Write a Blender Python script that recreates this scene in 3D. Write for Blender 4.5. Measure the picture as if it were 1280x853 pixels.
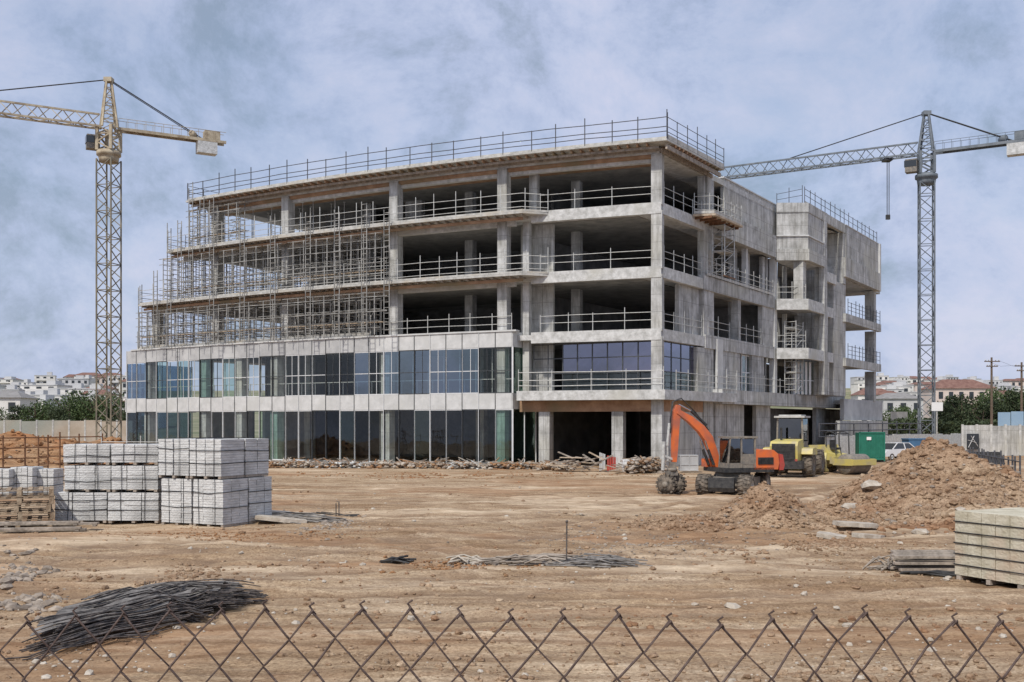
import bpy, math, random
from mathutils import Vector, Matrix, noise
R = math.radians
PI = math.pi
rnd = random.Random(7)
for o in list(bpy.data.objects): bpy.data.objects.remove(o)
scene = bpy.context.scene
col = scene.collection
# ---------------------------------------------------------------- camera, sky, sun, exposure
CAMZ = 3.2
F = 1300.0            # focal length in photo pixels (photo 1280 wide)
HOR = 528.0
cd = bpy.data.cameras.new('camera'); cam = bpy.data.objects.new('camera', cd); col.objects.link(cam)
cam.location = (0, 0, CAMZ); cam.rotation_euler = (R(90), 0, 0)
cd.sensor_width = 36; cd.lens = 36 * F / 1280; cd.shift_y = (HOR - 426.5) / 1280
cd.clip_start = 0.05; cd.clip_end = 8000
scene.camera = cam
SUN_EL, SUN_AZ = 50, 208      # azimuth: clockwise from +Y, where the sun stands
w = bpy.data.worlds.new('World'); scene.world = w; w.use_nodes = True
nt = w.node_tree; nt.nodes.clear()
N = nt.nodes.new; Lk = nt.links.new
out = N('ShaderNodeOutputWorld'); bg = N('ShaderNodeBackground'); bg.inputs[1].default_value = 0.11
sky = N('ShaderNodeTexSky'); sky.sky_type = 'NISHITA'; sky.sun_disc = False
sky.sun_elevation = R(SUN_EL); sky.sun_rotation = R(SUN_AZ); sky.air_density = 1.2; sky.dust_density = 1.5; sky.ozone_density = 2.5
tc = N('ShaderNodeTexCoord'); mp = N('ShaderNodeMapping'); mp.inputs['Scale'].default_value = (1, 1, 1.35)
Lk(tc.outputs['Generated'], mp.inputs[0])
n1 = N('ShaderNodeTexNoise'); n1.inputs['Scale'].default_value = 3.2; n1.inputs['Detail'].default_value = 10; n1.inputs['Roughness'].default_value = .62; n1.inputs['Distortion'].default_value = .15
Lk(mp.outputs[0], n1.inputs['Vector'])
cr = N('ShaderNodeValToRGB'); cr.color_ramp.elements[0].position = .33; cr.color_ramp.elements[0].color = (.6, .6, .6, 1); cr.color_ramp.elements[1].position = .62; cr.color_ramp.elements[1].color = (.95, .95, .95, 1)
Lk(n1.outputs[0], cr.inputs[0])
n2 = N('ShaderNodeTexNoise'); n2.inputs['Scale'].default_value = 5.2; n2.inputs['Detail'].default_value = 11; n2.inputs['Roughness'].default_value = .68; n2.inputs['Distortion'].default_value = .25
Lk(mp.outputs[0], n2.inputs['Vector'])
cc = N('ShaderNodeValToRGB'); e = cc.color_ramp.elements
e[0].position = .36; e[0].color = (2.5, 3.05, 4.0, 1); e[1].position = .64; e[1].color = (5.0, 5.2, 6.5, 1)
m_ = e.new(.47); m_.color = (3.7, 4.25, 5.8, 1); m_ = e.new(.52); m_.color = (4.2, 4.7, 6.2, 1)
Lk(n2.outputs[0], cc.inputs[0])
mx = N('ShaderNodeMixRGB'); Lk(cr.outputs[0], mx.inputs[0]); Lk(sky.outputs[0], mx.inputs[1]); Lk(cc.outputs[0], mx.inputs[2])
Lk(mx.outputs[0], bg.inputs[0]); Lk(bg.outputs[0], out.inputs[0])
sd = bpy.data.lights.new('sun', 'SUN'); sun = bpy.data.objects.new('sun', sd); col.objects.link(sun)
sd.energy = 3.0; sd.angle = R(3); sd.color = (1, .95, .87)
_a = R(SUN_AZ); _e = R(SUN_EL)
sdir = Vector((math.sin(_a) * math.cos(_e), math.cos(_a) * math.cos(_e), math.sin(_e)))
sun.rotation_euler = sdir.to_track_quat('Z', 'Y').to_euler()
scene.view_settings.view_transform = 'Standard'; scene.view_settings.look = 'None'
scene.view_settings.exposure = 0.22; scene.view_settings.gamma = 1

# ---------------------------------------------------------------- helpers
def PX(px, Y): return (px - 640) / F * Y
def ZZ(py, Y): return CAMZ + (HOR - py) / F * Y
def YG(py, z=0): return (CAMZ - z) * F / (py - HOR)      # depth of a ground point seen at row py
def nz(x, y, z=0): return noise.noise(Vector((x, y, z)))

def mat(name, c, rough=.8, metal=0, c2=None, scale=3, bump=.0, bscale=20, spec=.3, streak=0, detail=6, c3=None, s3=.4):
    m = bpy.data.materials.new(name); m.use_nodes = True
    t = m.node_tree; b = t.nodes['Principled BSDF']
    b.inputs['Base Color'].default_value = (*c, 1); b.inputs['Roughness'].default_value = rough; b.inputs['Metallic'].default_value = metal
    b.inputs['Specular IOR Level'].default_value = spec
    tcx = t.nodes.new('ShaderNodeTexCoord')
    if c2:
        mpn = t.nodes.new('ShaderNodeMapping')
        if streak: mpn.inputs['Scale'].default_value = (1, 1, streak)
        t.links.new(tcx.outputs['Object'], mpn.inputs[0])
        n = t.nodes.new('ShaderNodeTexNoise'); n.inputs['Scale'].default_value = scale; n.inputs['Detail'].default_value = detail; n.inputs['Roughness'].default_value = .65
        t.links.new(mpn.outputs[0], n.inputs['Vector'])
        r = t.nodes.new('ShaderNodeValToRGB'); r.color_ramp.elements[0].position = .36; r.color_ramp.elements[1].position = .64
        r.color_ramp.elements[0].color = (*c, 1); r.color_ramp.elements[1].color = (*c2, 1)
        t.links.new(n.outputs[0], r.inputs[0]); last = r.outputs[0]
        if c3:
            n3 = t.nodes.new('ShaderNodeTexNoise'); n3.inputs['Scale'].default_value = s3; n3.inputs['Detail'].default_value = 5
            t.links.new(tcx.outputs['Object'], n3.inputs['Vector'])
            r3 = t.nodes.new('ShaderNodeValToRGB'); r3.color_ramp.elements[0].position = .5; r3.color_ramp.elements[1].position = .68
            t.links.new(n3.outputs[0], r3.inputs[0])
            mm = t.nodes.new('ShaderNodeMixRGB'); mm.inputs[2].default_value = (*c3, 1)
            t.links.new(r3.outputs[0], mm.inputs[0]); t.links.new(last, mm.inputs[1]); last = mm.outputs[0]
        t.links.new(last, b.inputs['Base Color'])
    if bump:
        nb = t.nodes.new('ShaderNodeTexNoise'); nb.inputs['Scale'].default_value = bscale; nb.inputs['Detail'].default_value = 5
        t.links.new(tcx.outputs['Object'], nb.inputs['Vector'])
        bp = t.nodes.new('ShaderNodeBump'); bp.inputs['Strength'].default_value = bump; bp.inputs['Distance'].default_value = .05
        t.links.new(nb.outputs[0], bp.inputs['Height']); t.links.new(bp.outputs[0], b.inputs['Normal'])
    return m

M = {}
def concrete(name, a, b_, c, lift=1.2):
    m = mat(name, a, .9, 0, b_, .9, .5, 9, .2, 1, 9, c, .23)
    t = m.node_tree; bs = t.nodes['Principled BSDF']
    src = bs.inputs['Base Color'].links[0].from_socket
    tcx = t.nodes.new('ShaderNodeTexCoord')
    mpn = t.nodes.new('ShaderNodeMapping'); mpn.inputs['Scale'].default_value = (1, 1, .12)      # rain streaks
    t.links.new(tcx.outputs['Object'], mpn.inputs[0])
    n = t.nodes.new('ShaderNodeTexNoise'); n.inputs['Scale'].default_value = 2.6; n.inputs['Detail'].default_value = 8; n.inputs['Roughness'].default_value = .7
    t.links.new(mpn.outputs[0], n.inputs['Vector'])
    r = t.nodes.new('ShaderNodeValToRGB'); r.color_ramp.elements[0].position = .38; r.color_ramp.elements[0].color = (.55, .54, .52, 1); r.color_ramp.elements[1].position = .58; r.color_ramp.elements[1].color = (1, 1, 1, 1)
    t.links.new(n.outputs[0], r.inputs[0])
    mm = t.nodes.new('ShaderNodeMixRGB'); mm.blend_type = 'MULTIPLY'; mm.inputs[0].default_value = .85
    t.links.new(src, mm.inputs[1]); t.links.new(r.outputs[0], mm.inputs[2])
    # shuttering joints: thin dark horizontal lines every lift metres, vertical lines in a brick pattern
    sp = t.nodes.new('ShaderNodeSeparateXYZ'); t.links.new(tcx.outputs['Object'], sp.inputs[0])
    dv = t.nodes.new('ShaderNodeMath'); dv.operation = 'DIVIDE'; dv.inputs[1].default_value = lift; t.links.new(sp.outputs['Z'], dv.inputs[0])
    fr = t.nodes.new('ShaderNodeMath'); fr.operation = 'FRACT'; t.links.new(dv.outputs[0], fr.inputs[0])
    lt = t.nodes.new('ShaderNodeMath'); lt.operation = 'LESS_THAN'; lt.inputs[1].default_value = .035; t.links.new(fr.outputs[0], lt.inputs[0])
    ad = t.nodes.new('ShaderNodeMath'); ad.operation = 'ADD'
    my = t.nodes.new('ShaderNodeMath'); my.operation = 'MULTIPLY'; my.inputs[1].default_value = .6; t.links.new(sp.outputs['Y'], my.inputs[0])
    t.links.new(sp.outputs['X'], ad.inputs[0]); t.links.new(my.outputs[0], ad.inputs[1])
    d2 = t.nodes.new('ShaderNodeMath'); d2.operation = 'DIVIDE'; d2.inputs[1].default_value = 1.25; t.links.new(ad.outputs[0], d2.inputs[0])
    f2 = t.nodes.new('ShaderNodeMath'); f2.operation = 'FRACT'; t.links.new(d2.outputs[0], f2.inputs[0])
    l2 = t.nodes.new('ShaderNodeMath'); l2.operation = 'LESS_THAN'; l2.inputs[1].default_value = .03; t.links.new(f2.outputs[0], l2.inputs[0])
    mxx = t.nodes.new('ShaderNodeMath'); mxx.operation = 'MAXIMUM'; t.links.new(lt.outputs[0], mxx.inputs[0]); t.links.new(l2.outputs[0], mxx.inputs[1])
    ml = t.nodes.new('ShaderNodeMath'); ml.operation = 'MULTIPLY'; ml.inputs[1].default_value = .38; t.links.new(mxx.outputs[0], ml.inputs[0])
    m2 = t.nodes.new('ShaderNodeMixRGB'); m2.blend_type = 'MIX'; m2.inputs[2].default_value = (.09, .085, .08, 1)
    t.links.new(ml.outputs[0], m2.inputs[0]); t.links.new(mm.outputs[0], m2.inputs[1]); t.links.new(m2.outputs[0], bs.inputs['Base Color'])
    return m
M['conc'] = concrete('concrete', (.36, .36, .345), (.60, .60, .59), (.49, .48, .43))
M['conc_slab'] = mat('slab_concrete', (.38, .378, .36), .9, 0, (.62, .62, .605), 2.2, .5, 8, .2, 1, 8, (.45, .44, .39), .3)
M['conc_in_shade'] = mat('inner_concrete_painted_shade', (.15, .148, .142), .95, 0, (.27, .265, .25), .8, .3, 8, .1, 1, 6)  # same concrete toned darker: the shade inside the floors is in the colour
M['conc_grey'] = mat('grey_panel', (.34, .34, .34), .6, 0, (.46, .46, .455), .9, .1, 8, .3, 1, 6, (.55, .55, .54), .35)
M['conc_white'] = mat('white_panel', (.46, .46, .45), .7, 0, (.60, .60, .59), 1.3, .1, 8, .3, 1, 6, (.5, .5, .48), .5)
M['ply'] = mat('plywood', (.26, .15, .09), .8, 0, (.42, .27, .17), 1.4, .3, 12, .2, 1, 7, (.22, .17, .10), .3)
M['wood'] = mat('raw_timber', (.32, .25, .18), .85, 0, (.52, .43, .33), 2.5, .4, 14, .2, .4, 7)
M['board'] = mat('pale_scaffold_board', (.34, .335, .31), .85, 0, (.54, .53, .50), 2.5, .4, 14, .2, .4, 7, (.46, .42, .35), .5)
M['conc_shade'] = mat('soffit_painted_shade', (.19, .187, .18), .95, 0, (.31, .30, .275), .9, .3, 8, .1, 1, 6)  # darkness under the ceilings painted into the colour, not a stain
M['wood_brown'] = mat('brown_timber', (.17, .11, .07), .9, 0, (.42, .33, .23), 3.5, .4, 14, .2, .5, 7)
M['wood_old'] = mat('weathered_timber', (.20, .17, .14), .9, 0, (.42, .36, .30), 3.5, .4, 14, .2, .5, 7)
M['galv_mid'] = mat('weathered_scaffold_tube', (.15, .15, .145), .6, .3, (.48, .47, .44), 1.3, .1, 20)
M['galv'] = mat('galvanised_steel', (.42, .42, .40), .5, .3, (.62, .62, .59), 6, .1, 20)
M['galv_dark'] = mat('dark_steel_tube', (.07, .075, .085), .6, .3, (.13, .13, .14), 4)
M['rust'] = mat('rusty_steel', (.12, .06, .035), .9, .1, (.26, .14, .08), 5, .3, 30)
M['rebar'] = mat('dark_rebar', (.045, .045, .048), .6, .4, (.20, .17, .15), 9, .2, 40)
M['rebar_light'] = mat('grey_rebar', (.16, .15, .14), .7, .3, (.30, .28, .26), 6, .2, 40)
M['mullion'] = mat('dark_mullion', (.06, .065, .07), .5, .3, (.09, .095, .1), 3)
M['mullion_w'] = mat('white_mullion', (.62, .63, .63), .5, .1, (.72, .72, .72), 3)
M['orange'] = mat('orange_paint', (.70, .15, .03), .45, 0, (.58, .14, .05), 2.5, .1, 12, .5, 1, 8, (.40, .12, .07), 1.2)
M['red'] = mat('red_paint', (.45, .05, .04), .45, 0, (.35, .07, .05), 3, .1, 12, .5)
M['yellow'] = mat('yellow_paint', (.56, .46, .12), .5, 0, (.46, .40, .16), 2.5, .1, 12, .5, 1, 8, (.40, .34, .2), 1.2)
M['black'] = mat('black_metal', (.03, .03, .032), .55, .2, (.07, .068, .065), 6, .2, 20)
M['tyre'] = mat('tyre_rubber', (.05, .046, .042), .95, 0, (.24, .20, .16), 4, .5, 30, .1)
M['dusty'] = mat('dusty_grey_metal', (.16, .15, .14), .8, .2, (.30, .26, .21), 4, .3, 25)
M['chrome'] = mat('bright_cylinder_rod', (.6, .6, .6), .2, 1)
M['green'] = mat('green_container_paint', (.012, .13, .085), .55, 0, (.02, .17, .115), 2, .1, 10, .4)
M['white'] = mat('white_paint', (.70, .70, .69), .5, 0, (.78, .78, .77), 2)
M['carwhite'] = mat('white_car_paint', (.72, .73, .74), .25, .0, (.76, .76, .77), 2, spec=.6)
M['cargrey'] = mat('grey_car_paint', (.14, .15, .16), .3, .3, (.17, .18, .19), 2, spec=.6)
M['crane_y'] = mat('faded_yellow_crane_paint', (.50, .43, .31), .7, .1, (.28, .22, .15), 1.2, .1, 9)
M['crane_d'] = mat('dark_blue_grey_crane_paint', (.12, .14, .16), .7, .2, (.20, .22, .24), 1.2)
M['crane_m'] = mat('sand_and_soot_crane_mast_paint', (.26, .22, .15), .7, .1, (.13, .12, .10), .5)
M['blockg'] = mat('grey_block', (.50, .50, .49), .9, 0, (.68, .68, .665), 4, .6, 18, .2, 6, 8, (.38, .38, .37), .9)
M['blocky'] = mat('cream_block', (.42, .38, .28), .9, 0, (.58, .54, .43), 3, .5, 20, .2, 1, 8, (.50, .38, .28), .9)
M['strap'] = mat('black_strap', (.02, .02, .022), .5)
M['leaf'] = mat('foliage', (.035, .06, .02), .7, 0, (.09, .125, .045), 1.5, 0, 1, .3)
M['leaf2'] = mat('dark_foliage', (.03, .045, .022), .7, 0, (.065, .085, .035), 1.5, 0, 1, .3)
M['bark'] = mat('bark', (.10, .075, .055), .95, 0, (.17, .13, .1), 6, .5, 20)
M['stone'] = mat('pale_stone', (.34, .29, .23), .9, 0, (.52, .47, .40), 4, .5, 12)
M['gravel'] = mat('mixed_gravel', (.15, .12, .095), .9, 0, (.38, .32, .26), 2.5, .3, 12)
M['house'] = mat('house_render', (.60, .58, .54), .9, 0, (.72, .70, .67), .3, 0, 1)
M['house2'] = mat('house_render_pinkish', (.58, .47, .42), .9, 0, (.64, .56, .5), .3)
M['house3'] = mat('house_render_grey', (.44, .44, .44), .9, 0, (.55, .54, .53), .3)
M['roof'] = mat('clay_roof', (.15, .075, .06), .9, 0, (.24, .14, .11), 1)
M['roofg'] = mat('grey_roof', (.20, .19, .18), .9, 0, (.28, .27, .26), 1)
M['winglass'] = mat('dark_window', (.03, .035, .04), .1, 0, spec=.6)
M['hoard'] = mat('boundary_concrete', (.36, .30, .23), .9, 0, (.48, .42, .35), .35, .3, 5, .2, 1, 8, (.36, .38, .33), .09)
M['blue'] = mat('blue_paint', (.05, .12, .22), .6, 0, (.07, .15, .25), 2)
M['bluepale'] = mat('pale_blue_hoarding', (.22, .33, .45), .6, 0, (.28, .38, .48), .4)
M['sign_w'] = mat('sign_face', (.75, .75, .74), .6)
M['rope'] = mat('orange_plastic', (.6, .15, .04), .6)

def glass(name, tint, refl, rough=.03):
    m = bpy.data.materials.new(name); m.use_nodes = True; t = m.node_tree; t.nodes.clear()
    o_ = t.nodes.new('ShaderNodeOutputMaterial'); tr = t.nodes.new('ShaderNodeBsdfTransparent'); tr.inputs[0].default_value = (*tint, 1)
    gl = t.nodes.new('ShaderNodeBsdfGlossy'); gl.inputs['Roughness'].default_value = rough; gl.inputs[0].default_value = (*refl[1], 1)
    tcx = t.nodes.new('ShaderNodeTexCoord'); nn = t.nodes.new('ShaderNodeTexNoise'); nn.inputs['Scale'].default_value = .8
    t.links.new(tcx.outputs['Object'], nn.inputs['Vector'])
    bp = t.nodes.new('ShaderNodeBump'); bp.inputs['Strength'].default_value = .06; bp.inputs['Distance'].default_value = .1
    t.links.new(nn.outputs[0], bp.inputs['Height']); t.links.new(bp.outputs[0], gl.inputs['Normal'])
    lw = t.nodes.new('ShaderNodeLayerWeight'); lw.inputs[0].default_value = .5; fr = t.nodes.new('ShaderNodeMath'); fr.operation = 'POWER'; fr.inputs[1].default_value = 4; t.links.new(lw.outputs['Facing'], fr.inputs[0])
    ma = t.nodes.new('ShaderNodeMath'); ma.operation = 'ADD'; ma.inputs[1].default_value = refl[0]; ma.use_clamp = True
    t.links.new(fr.outputs[0], ma.inputs[0])
    mxs = t.nodes.new('ShaderNodeMixShader'); t.links.new(ma.outputs[0], mxs.inputs[0]); t.links.new(tr.outputs[0], mxs.inputs[1]); t.links.new(gl.outputs[0], mxs.inputs[2])
    t.links.new(mxs.outputs[0], o_.inputs[0]); return m
M['glass'] = glass('clear_glass', (.86, .90, .88), (.06, (.8, .85, .9)))
M['glass_g'] = glass('green_tinted_glass', (.58, .74, .68), (.10, (.78, .9, .88)))
M['glass_b'] = glass('blue_reflective_glass', (.50, .64, .74), (.30, (.62, .72, .86)))
M['glass_d'] = glass('dusty_dark_glass', (.30, .31, .32), (.16, (.8, .85, .9)))
M['glass_p'] = glass('violet_reflective_glass', (.3, .3, .38), (.36, (.62, .62, .82)))

class MB:
    def __init__(s, M_=None): s.v = []; s.f = []; s.sm = []; s.M = M_ or Matrix()
    def add(s, vs, fs, smooth=False):
        b = len(s.v); s.v += [tuple(s.M @ Vector(p)) for p in vs]
        for f in fs: s.f.append(tuple(b + i for i in f)); s.sm.append(smooth)
    def box(s, c, d, rz=0, top=None):
        x, y, z = d[0] / 2, d[1] / 2, d[2] / 2; t = top or (1, 1)
        cs, sn = math.cos(rz), math.sin(rz); vs = []
        for (a, b, e_) in ((-1, -1, -1), (1, -1, -1), (1, 1, -1), (-1, 1, -1), (-1, -1, 1), (1, -1, 1), (1, 1, 1), (-1, 1, 1)):
            px_, py_ = a * x * (t[0] if e_ > 0 else 1), b * y * (t[1] if e_ > 0 else 1)
            vs.append((c[0] + px_ * cs - py_ * sn, c[1] + px_ * sn + py_ * cs, c[2] + e_ * z))
        s.add(vs, ((0, 3, 2, 1), (4, 5, 6, 7), (0, 1, 5, 4), (1, 2, 6, 5), (2, 3, 7, 6), (3, 0, 4, 7)))
    def bar(s, a, b, w_, h=None, up=(0, 0, 1)):
        a = Vector(a); b = Vector(b); h = h or w_; d = (b - a)
        if d.length < 1e-6: return
        d.normalize(); u_ = Vector(up)
        if abs(d.dot(u_)) > .98: u_ = Vector((1, 0, 0))
        sx = d.cross(u_).normalized(); sz = sx.cross(d)
        vs = [p + sx * (i * w_ / 2) + sz * (j * h / 2) for p in (a, b) for (i, j) in ((-1, -1), (1, -1), (1, 1), (-1, 1))]
        s.add(vs, ((0, 1, 2, 3), (7, 6, 5, 4), (0, 4, 5, 1), (1, 5, 6, 2), (2, 6, 7, 3), (3, 7, 4, 0)))
    def tube(s, pts, r, n=6, cap=True):
        pts = [Vector(p) for p in pts]; k = len(pts); rs = r if isinstance(r, (list, tuple)) else [r] * k
        vs = []; ref = None
        for i, p in enumerate(pts):
            d = (pts[min(i + 1, k - 1)] - pts[max(i - 1, 0)])
            d = d.normalized() if d.length > 1e-9 else Vector((0, 0, 1))
            if ref is None:
                ref = Vector((0, 0, 1)) if abs(d.z) < .9 else Vector((1, 0, 0))
            sx = d.cross(ref).normalized(); sz = sx.cross(d); ref = sz
            for j in range(n):
                a = 2 * PI * j / n; vs.append(p + (sx * math.cos(a) + sz * math.sin(a)) * rs[i])
        fs = [(i * n + j, i * n + (j + 1) % n, (i + 1) * n + (j + 1) % n, (i + 1) * n + j) for i in range(k - 1) for j in range(n)]
        s.add(vs, fs, True)
        if cap: s.add([vs[j] for j in range(n)], [tuple(range(n))]); s.add(vs[-n:], [tuple(reversed(range(n)))])
    def prism(s, poly, z0, z1):
        n = len(poly); vs = [(p[0], p[1], z0) for p in poly] + [(p[0], p[1], z1) for p in poly]
        s.add(vs, [tuple(reversed(range(n))), tuple(range(n, 2 * n))] + [(i, (i + 1) % n, n + (i + 1) % n, n + i) for i in range(n)])
    def extr(s, poly, y0, y1):      # polygon in x,z pushed along y
        n = len(poly); vs = [(p[0], y0, p[1]) for p in poly] + [(p[0], y1, p[1]) for p in poly]
        s.add(vs, [tuple(range(n)), tuple(reversed(range(n, 2 * n)))] + [((i + 1) % n, i, n + i, n + (i + 1) % n) for i in range(n)])
    def lathe(s, prof, c, axis='y', n=20):   # prof: (radius, offset along axis)
        vs = []
        for (r, o_) in prof:
            for j in range(n):
                a = 2 * PI * j / n; q = (r * math.cos(a), o_, r * math.sin(a)) if axis == 'y' else (r * math.cos(a), r * math.sin(a), o_)
                vs.append((c[0] + q[0], c[1] + q[1], c[2] + q[2]))
        k = len(prof)
        s.add(vs, [(i * n + j, i * n + (j + 1) % n, (i + 1) * n + (j + 1) % n, (i + 1) * n + j) for i in range(k - 1) for j in range(n)], True)
    def rock(s, c, r, fl=.7, rg=rnd):
        t = (1 + 5 ** .5) / 2
        base = [(-1, t, 0), (1, t, 0), (-1, -t, 0), (1, -t, 0), (0, -1, t), (0, 1, t), (0, -1, -t), (0, 1, -t), (t, 0, -1), (t, 0, 1), (-t, 0, -1), (-t, 0, 1)]
        a = rg.random() * 6.3; ca, sa = math.cos(a), math.sin(a); k = r / 1.9; ax = rg.uniform(.7, 1.3)
        vs = []
        for p in base:
            q = [p[0] * ax * rg.uniform(.7, 1.2), p[1] * rg.uniform(.7, 1.2), p[2] * fl * rg.uniform(.7, 1.2)]
            vs.append((c[0] + k * (q[0] * ca - q[1] * sa), c[1] + k * (q[0] * sa + q[1] * ca), c[2] + k * q[2]))
        s.add(vs, ((0, 11, 5), (0, 5, 1), (0, 1, 7), (0, 7, 10), (0, 10, 11), (1, 5, 9), (5, 11, 4), (11, 10, 2), (10, 7, 6), (7, 1, 8), (3, 9, 4), (3, 4, 2), (3, 2, 6), (3, 6, 8), (3, 8, 9), (4, 9, 5), (2, 4, 11), (6, 2, 10), (8, 6, 7), (9, 8, 1)))
    def build(s, name, m, parent=None, local=False):
        me = bpy.data.meshes.new(name); off = Vector((0, 0, 0))
        if parent is not None and not local:
            p = parent
            while p is not None: off += p.location; p = p.parent
        me.from_pydata([tuple(Vector(q) - off) for q in s.v] if off.length else s.v, [], s.f)
        me.polygons.foreach_set('use_smooth', s.sm); me.materials.append(m); me.validate(); me.update()
        o = bpy.data.objects.new(name, me); col.objects.link(o)
        if parent is not None: o.parent = parent
        else:   # put the origin at the base of the thing
            n = len(s.v); cx = sum(q[0] for q in s.v) / n; cy = sum(q[1] for q in s.v) / n; cz = min(q[2] for q in s.v)
            me.transform(Matrix.Translation((-cx, -cy, -cz))); o.location = (cx, cy, cz)
        return o

def tag(o, label=None, cat=None, group=None, kind=None):
    if label: o['label'] = label
    if cat: o['category'] = cat
    if group: o['group'] = group
    if kind: o['kind'] = kind
    return o
def thing(name, loc, label, cat, group=None, rz=0):
    o = bpy.data.objects.new(name, None); col.objects.link(o); o.location = loc; o.rotation_euler = (0, 0, rz); o.empty_display_size = .3
    return tag(o, label, cat, group)
def copy_tree(o, parent=None):
    c = o.copy(); col.objects.link(c); c.parent = parent
    for ch in list(o.children): copy_tree(ch, c)
    return c
ORD = ['first', 'second', 'third', 'fourth', 'fifth', 'sixth', 'seventh', 'eighth', 'ninth', 'tenth', 'eleventh', 'twelfth', 'thirteenth', 'fourteenth', 'fifteenth', 'sixteenth', 'seventeenth', 'eighteenth', 'nineteenth', 'twentieth', 'twenty-first', 'twenty-second', 'twenty-third', 'twenty-fourth', 'twenty-fifth', 'twenty-sixth', 'twenty-seventh', 'twenty-eighth', 'twenty-ninth', 'thirtieth']

# ---------------------------------------------------------------- ground
def sst(a, b, x):
    t = min(1, max(0, (x - a) / (b - a))); return t * t * (3 - 2 * t)
RUTS = ((30.0, .10, .0035, 0), (38.5, .02, .0030, 1), (24.5, -.06, .004, 2), (47, .05, .001, 3), (27.5, .22, .006, 5), (34, -.12, .004, 6), (20.5, .12, .008, 7), (42, .12, .002, 8),
        (33, .85, .012, 9), (29, .75, .02, 10), (37.5, .5, .012, 11), (25, .55, .03, 12), (22.5, .35, .02, 13), (44, .35, .006, 14), (18, .05, .012, 15), (51, -.1, .002, 16))
def rut(x, y):      # curved pairs of wheel tracks: depth and how compacted the earth is
    dz = 0; st = 0
    for (c0, c1, c2, ph) in RUTS:
        wob = .8 * nz(x * .12, ph); sl = math.sqrt(1 + (c1 + 2 * c2 * x) ** 2); dd = (y - (c0 + c1 * x + c2 * x * x + wob)) / sl
        if abs(dd) > 1.9: continue
        am = max(0, .65 + .9 * nz(x * .25, y * .25, ph))
        for dy in (-.95, .95):
            d = (dd - dy) / .26
            if abs(d) < 3: dz += am * (-.08 * math.exp(-d * d) + .045 * math.exp(-(abs(d) - 1.7) ** 2 * 2)); st += am * math.exp(-d * d)
    return dz, st
def gz(x, y):
    z = 0.0
    z += 1.0 * (1 - sst(3.0, 9.5, y))                                   # bank the fence stands on
    far = sst(230, 800, y); z += far * (26 + 9 * nz(x * .0035, y * .003, 5)) 
    z += -sst(900, 1600, y) * 14
    if y < 130:
        k = sst(9, 14, y) * (1 - sst(60, 75, y))
        z += k * (.09 * nz(x * .16, y * .3, 1) + .06 * nz(x * .45, y * 1.3, 2) + .035 * nz(x * 1.4, y * 3.4, 3) + .02 * nz(x * 4, y * 7, 4))
        if k > 0: z += k * rut(x, y)[0]
    return z
ys = [-11.0]
while ys[-1] < 11: ys.append(ys[-1] + .5)
while ys[-1] < 75: ys.append(ys[-1] + max(.09, ys[-1] * .0058))
while ys[-1] < 200: ys.append(ys[-1] + 2.2)
while ys[-1] < 4500: ys.append(ys[-1] * 1.045)
NC = 440; gv = []; gf = []
for y in ys:
    for i in range(NC + 1):
        c = (i / NC * 2 - 1); c = c * (.62 + 1.2 * c * c * c * c); x = c * (y + 13)
        gv.append((x, y, gz(x, y)))
for r_ in range(len(ys) - 1):
    for i in range(NC):
        a = r_ * (NC + 1) + i; gf.append((a, a + 1, a + NC + 2, a + NC + 1))
me = bpy.data.meshes.new('ground'); me.from_pydata(gv, [], gf); me.polygons.foreach_set('use_smooth', [True] * len(gf))
ground = bpy.data.objects.new('ground', me); col.objects.link(ground); tag(ground, 'tan trampled earth of the building site with wheel ruts', None, None, 'structure')

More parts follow.
